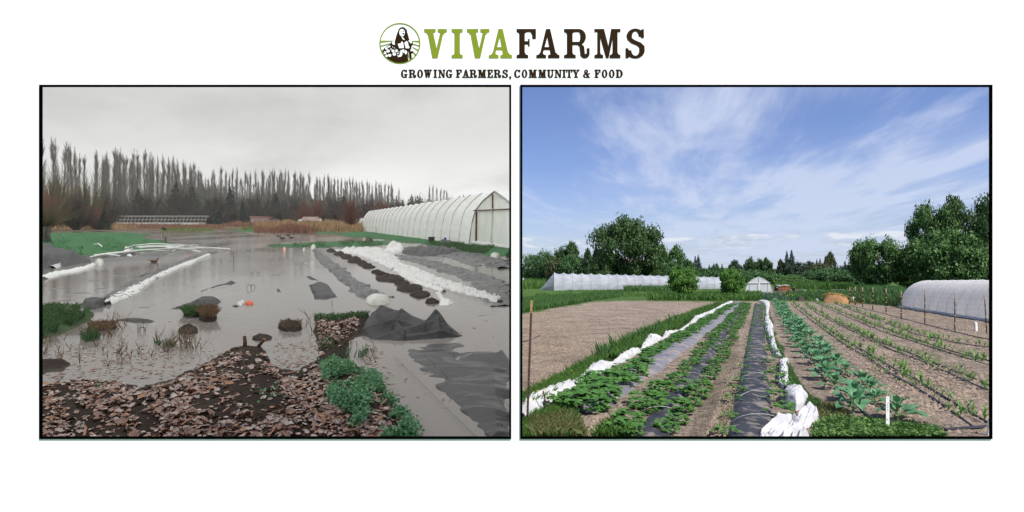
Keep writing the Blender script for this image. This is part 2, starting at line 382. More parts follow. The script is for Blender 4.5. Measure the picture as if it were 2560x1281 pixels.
    if ch == 'U': return .82, [Rr(.10, .3, .29, .95), slab(.19, 1, .38, -1), Rr(.60, .3, .70, .95), slab(.66, 1, .32, -1, .105, .1), arc(.40, .32, .305, .33, .2, .1, 180, 360, 18)]
    if ch == 'T': return .74, [Rr(.275, .05, .465, .95), slab(.37, 0, .42, 1), Rr(.05, .895, .69, 1), Rr(0, .66, .10, 1), Rr(.64, .66, .74, 1)]
    if ch == 'Y': return .84, [Rr(.33, .05, .52, .48), slab(.425, 0, .40, 1), [(.10, .95), (.31, .95), (.50, .44), (.34, .40)], [(.50, .38), (.40, .50), (.63, .95), (.73, .95)], slab(.2, 1, .38, -1), slab(.68, 1, .30, -1, .105, .1)]
    if ch == '&': return .92, [arc(.36, .77, .22, .24, .13, .09, 0, 360, 22), arc(.34, .27, .34, .28, .17, .1, 20, 360, 24), [(.18, .66), (.34, .70), (.82, .0), (.60, .0)], [(.55, .18), (.70, .46), (.84, .46), (.84, .54), (.58, .54), (.58, .46), (.62, .46), (.50, .22)]]
    if ch == ',': return .28, [arc(.13, .07, .12, .11, .12, .11, 0, 360, 16), [(.25, .08), (.22, -.10), (.08, -.22), (.05, -.18), (.14, -.06), (.12, .02)]]
def write(ch, x0, x1, vt, vb, m, parent, bold=0.0):
    w, polys = glyph(ch); mb = MB(); W = wx(x1)-wx(x0); Hh = wz(vt)-wz(vb)
    for i, pl in enumerate(polys): mb.prism([(x/w*W, z*Hh) for x, z in pl], -.0012-.00006*i, .0)
    if bold:
        for i, pl in enumerate(polys):
            for j, (dx, dz) in enumerate(((bold, 0), (-bold, 0), (0, bold*.7))): mb.prism([(x/w*W+dx*Hh, z*Hh+dz*Hh) for x, z in pl], -.0012-.00006*i-.000013*(j+1), .0)
    o = mb.build('letter', m, parent); o.location = (wx(x0)-parent.location.x, 0, wz(vb)-parent.location.z)
cp = lambda x: 900+x/3.3684
word = thing('wordmark', (wx(cp(1470)), YW-.0004, wz(146)), 'large slab serif name in olive green and dark brown atop the white wall', 'lettering')
for ch, a, b, m in (('V', 542, 732, 0), ('I', 772, 866, 0), ('V', 902, 1090, 0), ('A', 1086, 1280, 0), ('F', 1320, 1484, 1), ('A', 1486, 1680, 1), ('R', 1719, 1934, 1), ('M', 1975, 2193, 1), ('S', 2237, 2400, 1)):
    write(ch, cp(a), cp(b), 73, 146, (m_olive, m_brown)[m], word)
tag = thing('tagline', (wx(cp(1280)), YW-.0004, wz(195)), 'small dark brown slab serif line of words under the large name on the wall', 'lettering')
for ch, a, b in zip('GROWINGFARMERS,COMMUNITY&FOOD',
        (347, 412, 484, 541, 621, 661, 725, 810, 862, 925, 995, 1074, 1128, 1200, 1256, 1300, 1364, 1422, 1503, 1577, 1640, 1706, 1738, 1790, 1880, 1977, 2038, 2098, 2156),
        (400, 472, 530, 605, 648, 718, 778, 858, 922, 984, 1062, 1120, 1188, 1246, 1275, 1350, 1408, 1488, 1567, 1632, 1698, 1732, 1786, 1848, 1942, 2025, 2082, 2142, 2212)):
    write(ch, cp(a), cp(b), 174.8, 195, m_brown, tag, .030)
# ---- round emblem: a ring, field furrows and a woman carrying vegetables
emb = thing('emblem', (wx(1000), YW-.0004, wz(109)), 'round olive and brown emblem of a woman carrying vegetables before furrows, beside the large name', 'emblem')
ep = lambda x, y: (wx(940+x/11.14)-emb.location.x, wz(50+y/11.14)-emb.location.z)
def stick(name, polys, m, lay, label=None):
    mb = MB()
    for i, pl in enumerate(polys): mb.prism([ep(*p) for p in pl], -.0006-.0004*lay-.00003*i, -.0001)
    return mb.build(name, m, emb, label=label)
def sticks(name, polys, m, lay):
    for pl in polys: stick(name, [pl], m, lay)
def circ(cx, cy, r, r2=None, n=14):
    return [(cx+r*math.cos(2*math.pi*k/n), cy+(r2 or r)*math.sin(2*math.pi*k/n)) for k in range(n)]
stick('ring', [[(668+570*math.cos(a), 658+570*math.sin(a)) for a in np.linspace(a0, a1, 20)]+[(668+538*math.cos(a), 658+538*math.sin(a)) for a in np.linspace(a1, a0, 20)] for a0, a1 in ((0, 2.1), (2.1, 4.2), (4.2, 6.2832))], m_olive, 1)
sticks('furrow', [[(115, 580), (450, 580), (450, 598), (115, 636)], [(118, 725), (410, 645), (430, 665), (118, 758)], [(150, 860), (215, 825), (200, 880), (160, 885)],
                 [(1020, 583), (1215, 583), (1215, 632), (1020, 605)], [(1020, 660), (1215, 715), (1215, 748), (1020, 690)], [(1020, 750), (1190, 840), (1175, 872), (1020, 775)],
                 [(1030, 880), (1130, 970), (1095, 1010), (1030, 925)], [(895, 930), (960, 1110), (945, 1120), (880, 985)]], m_olive, 1)
stick('figure', [[(560, 470), (600, 350), (640, 255), (690, 212), (760, 200), (820, 240), (870, 300), (868, 345), (895, 420), (915, 500), (925, 545), (1000, 590), (1030, 640), (1022, 700), (990, 740), (985, 810), (955, 830), (965, 880), (1030, 870), (1045, 930), (990, 960), (985, 1090), (955, 1110), (905, 860), (880, 1000), (910, 1140), (800, 1190), (668, 1205), (530, 1190), (400, 1130), (310, 1075), (240, 1000), (175, 890), (230, 790), (330, 720), (390, 690), (430, 620), (480, 570), (545, 545)]], m_brown, 2)
sticks('highlight', [circ(728, 360, 78, 105, 18), [(545, 550), (520, 600), (530, 700), (470, 690), (445, 650), (470, 590)], [(705, 475), (750, 480), (790, 540), (810, 560), (760, 560)],
                    [(610, 670), (690, 660), (720, 600), (760, 640), (780, 790), (650, 795), (630, 740)], [(790, 640), (860, 590), (895, 640), (910, 730), (940, 760), (920, 800), (830, 795)],
                    [(690, 850), (770, 825), (860, 870), (870, 920), (830, 970), (790, 930), (720, 900), (745, 960), (700, 1030), (600, 1040), (660, 970)], [(900, 590), (940, 555), (1000, 600), (1000, 650), (960, 660), (940, 620)],
                    [(990, 950), (1040, 945), (1050, 1050), (1000, 1060)]], m_white, 3)
sticks('vegetable', [circ(x, y, r) for x, y, r in ((250, 920, 42), (340, 870, 46), (385, 990, 44), (300, 1005, 36), (475, 870, 40), (570, 865, 40), (510, 955, 48), (290, 800, 34), (380, 745, 24), (420, 820, 20), (340, 760, 22), (610, 940, 18), (600, 990, 14), (640, 900, 14), (470, 760, 12), (520, 790, 12))], m_white, 3)
sticks('dark_mark', [circ(700, 340, 20, 10, 8), circ(760, 320, 22, 14, 8), circ(765, 390, 28, 24, 8), circ(705, 400, 18, 8, 8), circ(345, 845, 16, 10, 8), circ(225, 910, 20, 14, 8), circ(385, 950, 14, 10, 8), circ(510, 935, 18, 8, 8), circ(560, 850, 12, 12, 8), [(770, 620), (782, 620), (800, 800), (790, 800)], [(790, 840), (802, 840), (812, 950), (804, 950)]], m_brown, 4)
# ================================================================ skies, partition and grounds
def overcast(name):
    m = bpy.data.materials.new(name); m.use_nodes = True; T = NT(m.node_tree)
    g = T.n('ShaderNodeNewGeometry'); d = T.n('ShaderNodeVectorMath', operation='SUBTRACT', i_0=g.outputs['Position'], i_1=(0, 0, CAMZ)).outputs[0]
    d = T.n('ShaderNodeVectorMath', operation='NORMALIZE', i_0=d).outputs[0]
    s = T.n('ShaderNodeSeparateXYZ', i_0=d); z = T.math('MAXIMUM', s.outputs[2], 0.0)
    zz = T.math('ADD', z, .10)
    q = T.n('ShaderNodeCombineXYZ', i_0=T.math('DIVIDE', s.outputs[0], T.math('ADD', zz, .12)), i_1=T.math('MULTIPLY', T.math('DIVIDE', s.outputs[1], T.math('ADD', zz, .12)), .9), i_2=2.3).outputs[0]
    n1 = T.noise(q, .55, 6, .55, .5); n2 = T.noise(q, 1.7, 5, .6, .3)
    n = T.math('ADD', T.math('MULTIPLY', n1, .75), T.math('MULTIPLY', n2, .25))
    cl = T.ss(n, .38, .62)
    # dark lowering cloud overhead of the field, a paler gap near the horizon, brighter towards the zenith
    gap = T.math('SUBTRACT', 1.0, T.ss(z, .01, .15))
    grad = T.math('ADD', T.math('ADD', .545, T.math('MULTIPLY', gap, .20)), T.math('MULTIPLY', T.ss(z, .22, .95), OVER_ZENITH))
    k = T.math('MULTIPLY', grad, T.math('ADD', .79, T.math('MULTIPLY', cl, .32)))
    c = T.mix(cl, (.975, .99, .965), (1.0, .995, .985))
    e = T.n('ShaderNodeEmission', i_Color=c, i_Strength=T.math('MULTIPLY', k, OVER_LEVEL))
    T.link(e.outputs[0], T.n('ShaderNodeOutputMaterial').inputs[0]); m.cycles.emission_sampling = 'NONE'
    return m
OVER_LEVEL, OVER_ZENITH = .85, 1.62
RS = 900.0
def shell(kx, y0, open_px):  # side and front are unseen sheets added to keep the sun out
    """quarter dome over the flooded field: far curved sky, a side along x = kx*y, a front with an opening"""
    V, Fc = [], []
    na, ne = 40, 16
    az = np.linspace(math.pi/2-math.atan(kx), math.pi+.0, na)
    for j in range(ne+1):
        el = -0.12+(math.pi/2+.12)*j/ne
        for i in range(na):
            x = RS*math.cos(el)*math.cos(az[i]); y = max(y0, RS*math.cos(el)*math.sin(az[i])); V.append((max(-RS, x), y, RS*math.sin(el)))
    for j in range(ne):
        for i in range(na-1): Fc.append((j*na+i, j*na+i+1, (j+1)*na+i+1, (j+1)*na+i))
    b = len(V); zmin, zmax = RS*math.sin(-.12), RS
    arcp = [(RS*math.cos(-.12+(math.pi/2+.12)*j/ne), RS*math.sin(-.12+(math.pi/2+.12)*j/ne)) for j in range(ne+1)]
    k = 1/math.hypot(1, kx)
    for r, z in arcp: V.append((max(kx*y0, kx*k*r), max(y0, k*r), z))
    for r, z in arcp: V.append((kx*y0, y0, z))
    n = len(arcp)
    for j in range(n-1): Fc.append((b+j, b+j+1, b+n+j+1, b+n+j))
    b = len(V); u0, v0, u1, v1 = open_px
    X = [-RS, (u0-CU)/F*y0, (u1-CU)/F*y0, kx*y0]; Z = [zmin, CAMZ-(v1-HV)/F*y0, CAMZ-(v0-HV)/F*y0, zmax]
    for z in Z:
        for x in X: V.append((x, y0, z))
    for j in range(3):
        for i in range(3):
            if (i, j) == (1, 1): continue
            Fc.append((b+j*4+i, b+j*4+i+1, b+(j+1)*4+i+1, b+(j+1)*4+i))
    return np.array(V), Fc
V, Fc = shell(.0030, 3.16, (85, 195, 1281, 1115))
link('sky', np_mesh('overcast_sky', V, Fc, overcast('overcast cloud')), kind='structure', label='grey overcast sky over the flooded field, with added unseen sides shutting out the sun')
m = bpy.data.materials.new('summer sky'); m.use_nodes = True; T = NT(m.node_tree)
g = T.n('ShaderNodeNewGeometry'); d = T.n('ShaderNodeVectorMath', operation='SUBTRACT', i_0=g.outputs['Position'], i_1=(0, 0, CAMZ)).outputs[0]
e = T.n('ShaderNodeEmission', i_Color=blue_sky(T, T.n('ShaderNodeVectorMath', operation='NORMALIZE', i_0=d).outputs[0]), i_Strength=SKY_STRENGTH)
T.link(e.outputs[0], T.n('ShaderNodeOutputMaterial').inputs[0]); m.cycles.emission_sampling = 'NONE'
pv = []  # unseen glowing sheet, added to make up the sky light the partition blocks
for r, z in [(3.25, -90), (3.25, 250), (880, 250), (880, -90)]: pv.append((.0110*r, r, z))
link('sky', np_mesh('summer_sky_side', np.array(pv), [(0, 1, 2, 3)], m), kind='structure', label='added glowing sheet coloured as blue summer sky beside the sunny field')
# ================================================================ THE FLOODED FIELD (left opening)
UM = 1283.5                                            # nothing on this side passes beyond its boundary
m_mud = mat('wet dark soil', (.020, .014, .011), (.035, .025, .020), 9, rough=.8, bump=1, bscale=45, spec=.15)
m_cloth = mat('black weed cloth', (.006, .006, .007), (.012, .012, .013), 3, rough=.40, spec=.14, bump=1.6, bscale=5)
m_film = mat('grey mulch film', (.018, .018, .019), (.045, .044, .046), 1.6, rough=.30, spec=.42, bump=.6, bscale=7)
m_rowcover = mat('white row cover', (.60, .60, .59), (.40, .39, .38), 3.5, rough=.75, trans=.15, bump=.5, bscale=18, lo=.55, hi=.75)
m_sack = mat('white woven sack', (.46, .47, .43), (.33, .33, .30), 6, rough=.8, bump=.4, bscale=40)
m_pvc = mat('white plastic pipe', (.62, .62, .61), (.50, .50, .49), 1.5, rough=.35, spec=.5)
m_bark = mat('wet bark', (.10, .045, .025), (.045, .026, .018), 14, rough=.6, bump=1, bscale=30)
m_cut = mat('cut wood', (.34, .16, .07), (.25, .10, .045), 20, rough=.6)
m_black = MATS['black frame paint']
m_darkpl = mat('black plastic', (.012, .012, .013), (.02, .02, .02), 5, rough=.4, spec=.5)
m_blade = mat('winter grass', (.026, .080, .034), (.090, .155, .055), island=True, rough=.6, trans=.25)
m_sunk = mat('wet sunken cloth', (.009, .009, .010), (.020, .020, .021), 2, rough=.26, spec=.18)
m_dead = mat('dead brown stems', (.10, .06, .035), (.17, .11, .06), island=True, rough=.8)
m_straw = mat('dry reed', (.40, .28, .15), (.26, .16, .085), island=True, rough=.8)
m_rust = mat('rusty dock stems', (.20, .095, .065), (.25, .14, .09), island=True, rough=.85)
# ---- ground under and around the water
LAND = [   # outline in photograph pixels, height, slope, colour
    ([(60, 955), (130, 962), (220, 950), (300, 958), (350, 972), (395, 960), (430, 955), (480, 930), (530, 905), (560, 888), (582, 868), (612, 862), (650, 868), (668, 888), (674, 915), (700, 930), (745, 928), (792, 905), (800, 880), (792, 850), (783, 815), (790, 796), (870, 792), (915, 796), (910, 830), (868, 850), (866, 880), (880, 905), (930, 948), (958, 985), (1005, 1030), (1050, 1100), (60, 1110)], .085, .5, 'litter'),
    ([(60, 770), (190, 772), (226, 786), (215, 803), (190, 815), (140, 838), (60, 856)], .07, .6, 'grass'),
    ([(60, 893), (150, 900), (178, 914), (150, 932), (60, 944)], .05, .5, 'litter'),
    ([(-250, 583), (300, 581), (385, 586), (355, 593), (400, 601), (432, 609), (490, 617), (400, 628), (330, 633), (250, 641), (185, 640), (130, 627), (-250, 632)], .05, .25, 'lawn'),
    ([(640, 615), (800, 605), (960, 603), (1000, 611), (900, 617), (800, 619), (700, 618)], .03, .2, 'lawn'),
    ([(820, 584), (920, 578), (1170, 606), (1300, 616), (1300, 646), (1200, 638), (1120, 623), (1060, 612), (960, 600), (880, 594)], .05, .25, 'lawn'),
    ([(-400, 540), (1400, 540), (1400, 572), (900, 577), (700, 579), (640, 574), (500, 576), (-400, 583)], .10, .2, 'weeds'),
    ([(560, 576), (640, 572), (690, 577), (640, 581), (600, 580)], .03, .2, 'lawn'),
    ([(780, 580), (830, 578), (850, 583), (800, 586)], .03, .2, 'lawn'),
]
TONE = {'litter': (.022, .014, .0105), 'grass': (.030, .065, .022), 'lawn': (.036, .118, .046), 'weeds': (.105, .075, .042), 'bed': (.075, .066, .058)}
def left_height(U, Vv):
    y = F*CAMZ/(Vv-HV); x = (U-CU)/F*y
    z = np.full(U.shape, -.085); col = np.zeros(U.shape+(3,)); col[:] = TONE['bed']
    nzv = np.vectorize(lambda a, b: fbm(a, b, 1.1, 3.0))(x, y*.6)
    for poly, H, s, kind in LAND:
        d = poly_dist(U, Vv, poly); d = d+nzv*7*np.clip((Vv-HV)/90, .1, 1.6)
        w = d*y/F; zz = np.where(w > 0, np.minimum(H, w*s)*(.75+.5*nzv)+.012, np.maximum(-.085, w*s))
        z = np.maximum(z, zz); t = np.clip(d/5+.4, 0, 1)[..., None]; col = col*(1-t)+np.array(TONE[kind])*t
    fine = np.vectorize(lambda a, b: nz(a, b, 7, 2.0))(x, y)
    return x, y, z+fine*.010, col
rows = HV+np.geomspace(2.6, 575, 190)[::-1]; cols = np.r_[np.linspace(-420, 60, 14), np.linspace(75, UM, 270)]
U, Vv = np.meshgrid(cols, rows); X, Y, Z, C = left_height(U, Vv)
nr, nc = U.shape; idx = np.arange(nr*nc).reshape(nr, nc)
Fq = np.stack([idx[:-1, :-1], idx[:-1, 1:], idx[1:, 1:], idx[1:, :-1]], -1).reshape(-1, 4)
def tone_mat(name, rough, bscale, spec=.4, vary=.5, sc=6.0, bump=1.0, patch=None, wet=None, dist=.03):
    m = bpy.data.materials.new(name); m.use_nodes = True; T = NT(m.node_tree); MATS[name] = m
    a = T.n('ShaderNodeAttribute', attribute_name='tone'); tc = T.n('ShaderNodeTexCoord')
    n1 = T.noise(tc.outputs['Object'], sc, 7, .65); n2 = T.noise(tc.outputs['Object'], sc*.13, 5, .6)
    f = T.math('ADD', T.math('MULTIPLY', n1, .6), T.math('MULTIPLY', n2, .4))
    f = T.n('ShaderNodeMapRange', i_0=f, i_1=.3, i_2=.7, i_3=1-vary, i_4=1+vary).outputs[0]
    v = T.n('ShaderNodeVectorMath', operation='SCALE', i_0=a.outputs['Color'], i_Scale=f).outputs[0]
    c = v
    if patch: c = T.mix(T.math('MULTIPLY', T.ss(T.noise(tc.outputs['Object'], sc*.35, 6, .7), .52, .62), patch[3]), v, patch[:3])
    bs = T.n('ShaderNodeBsdfPrincipled', i_Roughness=rough); bs.inputs['Specular IOR Level'].default_value = spec
    T.link(c, bs.inputs['Base Color'])
    b = T.n('ShaderNodeBump', i_Height=T.math('ADD', T.noise(tc.outputs['Object'], bscale, 7, .65), T.math('MULTIPLY', T.noise(tc.outputs['Object'], bscale*.2, 4, .6), 1.5)), i_Strength=bump, i_Distance=dist); T.link(b.outputs[0], bs.inputs['Normal'])
    T.link(bs.outputs[0], T.n('ShaderNodeOutputMaterial').inputs[0]); return m
m_tone = tone_mat('flooded field soil', .85, 30, spec=.12, patch=(.06, .04, .028, .3))
ground = link('ground', np_mesh('flooded_ground', np.stack([X, Y, Z], -1).reshape(-1, 3), Fq, m_tone, True, np.concatenate([C, np.ones(C.shape[:2]+(1,))], -1)), kind='structure', label='muddy winter ground with leaf litter, lawn and flooded beds')
# ---- water
m = bpy.data.materials.new('flood water'); m.use_nodes = True; T = NT(m.node_tree)
tc = T.n('ShaderNodeTexCoord'); vec = tc.outputs['Object']
big = T.noise(T.n('ShaderNodeMapping', i_Vector=vec, i_Scale=(.30, .09, 1)).outputs[0], 1.0, 4, .6, .6)
sp = T.n('ShaderNodeSeparateXYZ', i_0=vec)
far = T.ss(sp.outputs[1], 14.0, 34.0)
ruf = T.math('ADD', T.math('MULTIPLY', T.ss(big, .40, .60), far), T.math('MULTIPLY', T.ss(big, .55, .75), .22))
h = T.math('ADD', T.noise(T.n('ShaderNodeMapping', i_Vector=vec, i_Scale=(1, .55, 1)).outputs[0], 7.0, 3, .55, .4), T.math('MULTIPLY', T.noise(vec, 22.0, 2, .5), .3))
b = T.n('ShaderNodeBump', i_Height=h, i_Distance=.020, i_Strength=T.math('ADD', .12, T.math('MULTIPLY', ruf, .88)))
muddy = T.mix(T.noise(vec, .35, 5, .6), (.205, .184, .168), (.262, .240, .226))
bs = T.n('ShaderNodeBsdfPrincipled', i_Base_Color=muddy, i_Roughness=.06, i_IOR=1.33, i_Normal=b.outputs[0])
tp = T.n('ShaderNodeBsdfTransparent', i_Color=(.62, .55, .50, 1))
shallow = T.math('SUBTRACT', .26, T.math('MULTIPLY', far, .14))
mx = T.n('ShaderNodeMixShader', i_0=shallow, i_1=bs.outputs[0], i_2=tp.outputs[0])
T.link(mx.outputs[0], T.n('ShaderNodeOutputMaterial').inputs[0])
y0, y1 = 3.3, 130.0
wv = [(-1.2*y0-4, y0, 0), (.0028*y0, y0, 0), (.0028*y1, y1, 0), (-1.2*y1, y1, 0)]
link('water', np_mesh('floodwater', np.array(wv), [(0, 1, 2, 3)], m), kind='structure', label='brown floodwater lying over the vegetable beds')

# ---- fallen leaves: 300 largest as parts of the ground, the rest joined
def leaf_variant(k):
    r = random.Random(k); n = 5; L = 1.0; w = r.uniform(.22, .40); cu = r.uniform(-.25, .35); V = []; Fc = []
    for i in range(n+1):
        t = i/n; ww = w*math.sin(math.pi*min(1, t*.93+.05))**.8*(1+(.35 if (k % 2 and i % 2) else -.1)); z = cu*(t-.5)**2*1.6+r.uniform(-.04, .05)
        V += [(t-.5, -ww, z+abs(ww)*.5*r.uniform(.2, .9)), (t-.5, 0, z), (t-.5, ww, z+abs(ww)*.5*r.uniform(-.1, .9))]
    for i in range(n): a = i*3; Fc += [(a, a+1, a+4, a+3), (a+1, a+2, a+5, a+4)]
    return np.array(V), np.array(Fc)
LEAFV = [leaf_variant(k) for k in range(6)]
LCOL = [((.25, .178, .150), (.36, .285, .255)), ((.12, .056, .038), (.21, .104, .070)), ((.36, .31, .285), (.23, .18, .155)), ((.31, .145, .068), (.20, .09, .045)), ((.25, .128, .095), (.14, .088, .07))]
LM = [mat('fallen leaf %d' % i, c[0], c[1], 9, rough=.42, spec=.5, bump=.5, bscale=25) for i, c in enumerate(LCOL)]
BANK = [(108, 962), (220, 955), (300, 962), (350, 976), (430, 960), (480, 938), (530, 912), (570, 890), (612, 868), (650, 880), (672, 920), (745, 935), (795, 915), (830, 930), (900, 960), (960, 1010), (1035, 1090), (1040, 1108), (108, 1108)]
SPIT = [(795, 800), (890, 800), (900, 830), (860, 850), (850, 890), (800, 895), (795, 850)]
DARK = [[(540, 985), (600, 965), (660, 970), (700, 985), (710, 1020), (640, 1050), (560, 1060), (500, 1050), (470, 1030)], [(610, 890), (650, 885), (668, 915), (640, 930), (600, 915)]]
def left_z(uv):
    return left_height(uv[:, 0], uv[:, 1])
def leaf_field(n, polys, lo, hi, size):
    per = [scatter_px(p, int(n*f)) for p, f in polys]; uv = np.concatenate(per); keep = np.ones(len(uv), bool)
    for dp in DARK: keep &= ~(in_poly(uv[:, 0], uv[:, 1], dp) & (rng.random(len(uv)) < .88))
    gap = np.array([nz(u*.012, v*.02, 1.6, 5.0) for u, v in uv]); keep &= rng.random(len(uv)) < np.clip(.62+gap*2.0, .08, 1)*np.clip(np.maximum(poly_dist(uv[:, 0], uv[:, 1], BANK), poly_dist(uv[:, 0], uv[:, 1], SPIT)+6)/30+.5, .2, 1)
    return uv[keep]
uvL = leaf_field(12500, [(BANK, .92), (SPIT, .08)], 0, 0, 0)
x, y, z, _ = left_z(uvL); ok = z > -.01; uvL, x, y, z = uvL[ok], x[ok], y[ok], z[ok]
sz_ = np.exp(rng.normal(math.log(.041), .40, len(x))); sz_ = np.clip(sz_, .022, .095)
order = np.argsort(-(sz_/y))                         # largest in the picture first
big_, rest = order[:300], order[300:]
def leaf_rot():
    a, t1, t2 = rng.random()*6.283, rng.normal()*.30, rng.normal()*.30
    return Matrix.Rotation(a, 4, 'Z') @ Matrix.Rotation(t1, 4, 'X') @ Matrix.Rotation(t2, 4, 'Y')
meshes = [[np_mesh('leaf', v, f, m_, True) for m_ in LM] for v, f in LEAFV]
for k, i in enumerate(big_):
    o = link('leaf', meshes[rng.integers(6)][[0, 0, 1, 1, 2, 3, 4, 4][rng.integers(8)]], ground)
    o.matrix_local = Matrix.Translation((x[i], y[i], z[i]+.012)) @ leaf_rot() @ Matrix.Scale(sz_[i], 4)
def joined(items, mats, name, parent=None, **kw):
    """items: list of (variant index, material index, 4x4 matrix)"""
    V, Q, MI, b = [], [], [], 0
    for vi, mi, M_ in items:
        v, f = LEAFV[vi]; A = np.array(M_); V.append(v @ A[:3, :3].T+A[:3, 3]); Q.append(f+b); MI += [mi]*len(f); b += len(v)
    me = np_mesh(name, np.concatenate(V), np.concatenate(Q), None, True)
    for m_ in mats: me.materials.append(m_)
    me.polygons.foreach_set('material_index', np.array(MI, np.int32)); return link(name, me, parent, **kw)
items = [(rng.integers(6), [0, 0, 1, 1, 2, 3, 4, 4][rng.integers(8)], Matrix.Translation((x[i], y[i], z[i]+.006)) @ leaf_rot() @ Matrix.Scale(sz_[i]*.95, 4)) for i in rest]
joined(items, LM, 'leaf_litter', ground, kind='stuff')
# leaves and flecks drifting on the shallow water close to the bank
FLOAT = [(108, 880), (300, 860), (520, 850), (560, 880), (480, 925), (420, 950), (300, 950), (108, 950)]
FLOAT2 = [(680, 860), (790, 850), (795, 900), (745, 925), (690, 925)]
FLOAT3 = [(900, 850), (960, 880), (1010, 1000), (960, 980), (900, 910)]
uvF = np.concatenate([scatter_px(FLOAT, 420), scatter_px(FLOAT2, 160), scatter_px(FLOAT3, 90), scatter_px([(108, 690), (700, 640), (1250, 760), (1250, 1080), (700, 850), (108, 880)], 160)])
fl = [(rng.integers(6), [0, 1, 1, 4, 1][rng.integers(5)], Matrix.Translation(Lg(u, v)+Vector((0, 0, .004))) @ Matrix.Rotation(rng.random()*6.28, 4, 'Z') @ Matrix.Scale(rng.uniform(.015, .06), 4) @ Matrix.Scale(.3, 4, (0, 0, 1))) for u, v in uvF]
joined(fl, LM, 'floating_leaves', kind='stuff')
# wood chips and sticks on the bank
mb = MB()
for u, v in scatter_px(BANK, 70):
    p = Lg(u, v); zz = left_z(np.array([[u, v]]))[2][0]
    if zz < 0: continue
    a = rng.random()*6.28; L = rng.uniform(.04, .17); p.z = zz+.02
    mb.bar(p, p+Vector((math.cos(a)*L, math.sin(a)*L, rng.uniform(-.01, .03))), rng.uniform(.008, .022), .006)
mb.build('wood_chips', mat('wet bark chip', (.22, .10, .055), (.11, .06, .04), island=True, rough=.5), kind='stuff')

# ---- green plants on the left banks
def tufts(name, poly, n, h, w, m_, G=Lg, zf=None, clump=0, lean=.6, **kw):
    uv = scatter_px(poly, n)
    if clump:
        g = np.array([nz(u*.02, v*.05, clump, 1.0) for u, v in uv]); uv = uv[g > -.06]
    pts = np.array([G(u, v) for u, v in uv])
    if zf is not None: pts[:, 2] = np.maximum(zf(uv)[2], -.01)
    V, Fc = blades(pts, h, w, lean); return link(name, np_mesh(name, V, Fc, m_), kind='stuff', **kw)
tufts('grass', [(106, 772), (190, 774), (225, 788), (210, 803), (185, 815), (140, 838), (106, 850)], 2600, .10, .014, m_blade, zf=left_z, clump=1.5, lean=1.1, label='bright winter grass on the left edge of the flood')
tufts('grass', [(786, 792), (920, 790), (925, 800), (850, 806), (790, 806)], 620, .065, .012, m_blade, zf=left_z, lean=1.2)
tufts('grass', [(790, 840), (870, 855), (950, 880), (930, 905), (860, 900), (795, 880)], 330, .08, .010, m_blade, zf=left_z, clump=2)
tufts('grass', LAND[3][0][:-1], 5200, .05, .05, mat('lawn blade', (.028, .105, .040), (.055, .150, .058), island=True, rough=.7, trans=.2), zf=left_z, clump=1.2)
tufts('grass', [(1060, 610), (1170, 612), (UM-3, 622), (UM-3, 644), (1200, 637), (1120, 623)], 4200, .16, .03, m_blade, zf=left_z, clump=1)
tufts('grass', [(640, 615), (800, 606), (960, 604), (1000, 611), (900, 617), (800, 619), (700, 618)], 1300, .10, .04, m_blade, zf=left_z, clump=1.6)
tufts('grass', [(400, 571), (640, 568), (650, 577), (400, 579)], 1200, .35, .12, mat('rank grass', (.10, .17, .035), (.16, .17, .06), island=True, rough=.8), clump=1)
# clover-like ground cover at the foot of the picture
CLV = [(800, 930), (830, 922), (880, 935), (950, 950), (960, 985), (1000, 1030), (1050, 1108), (800, 1108), (870, 1070), (815, 1020)]
uv = np.concatenate([scatter_px(CLV, 3400), scatter_px([(660, 1010), (700, 1000), (690, 1060), (590, 1080)], 30), scatter_px([(200, 960), (260, 960), (255, 1000), (230, 990)], 40)]); x_, y_, z_, _ = left_z(uv)
g = np.array([nz(a*2.2, b*1.4, 1, 4.4) for a, b in zip(x_, y_)]); g = g+.6*np.array([nz(a*6, b*4, 1, 1.4) for a, b in zip(x_, y_)]); k = g > .08; x_, y_, z_, g = x_[k], y_[k], z_[k], g[k]
pts = np.stack([x_, y_, np.maximum(z_, 0)+.02+.07*rng.random(len(x_))*(.5+np.clip(g+.2, 0, 1))], 1)
nrm = np.stack([rng.normal(size=len(x_))*.55, rng.normal(size=len(x_))*.55-.25, np.ones(len(x_))], 1)
V1, F1 = leaf_quads(np.repeat(pts, 4, 0)+rng.normal(size=(len(pts)*4, 3))*.018, np.repeat(nrm, 4, 0)+rng.normal(size=(len(pts)*4, 3))*.5, .024, .85, .2)
link('clover', np_mesh('clover', V1, F1, mat('clover leaf', (.030, .13, .055), (.15, .32, .15), island=True, rough=.5, trans=.25)), kind='stuff', label='patch of green ground cover at the edge of the leaf litter')
# bare weed stems standing in the water
def stems(name, uvs, m_, h=.22, **kw):
    mb = MB()
    for u, v in uvs:
        p = Lg(u, v)
        for q in range(rng.integers(2, 5)):
            a = rng.random()*6.28; L = h*rng.uniform(.3, 1); d = Vector((math.cos(a)*L*.5, math.sin(a)*L*.5, L))
            mid = p+d*.5+Vector((rng.normal()*.03, 0, .02)); mb.tube([p, mid, p+d], [.004, .003, .0015], 3, False)
            if rng.random() < .6: mb.tube([mid, mid+Vector((rng.normal()*.06, rng.normal()*.04, .05))], [.0025, .001], 3, False)
    return mb.build(name, m_, kind='stuff', **kw)
W1 = [(u, v) for u, v in scatter_px([(380, 850), (500, 845), (510, 880), (400, 885)], 26)]+[(u, v) for u, v in scatter_px([(240, 790), (330, 800), (300, 850), (200, 850)], 26)]+[(160, 850), (765, 815), (772, 800), (830, 770), (780, 830), (930, 880), (940, 905), (925, 900), (200, 900), (300, 880), (345, 830), (360, 828), (150, 910), (505, 800), (470, 790)]
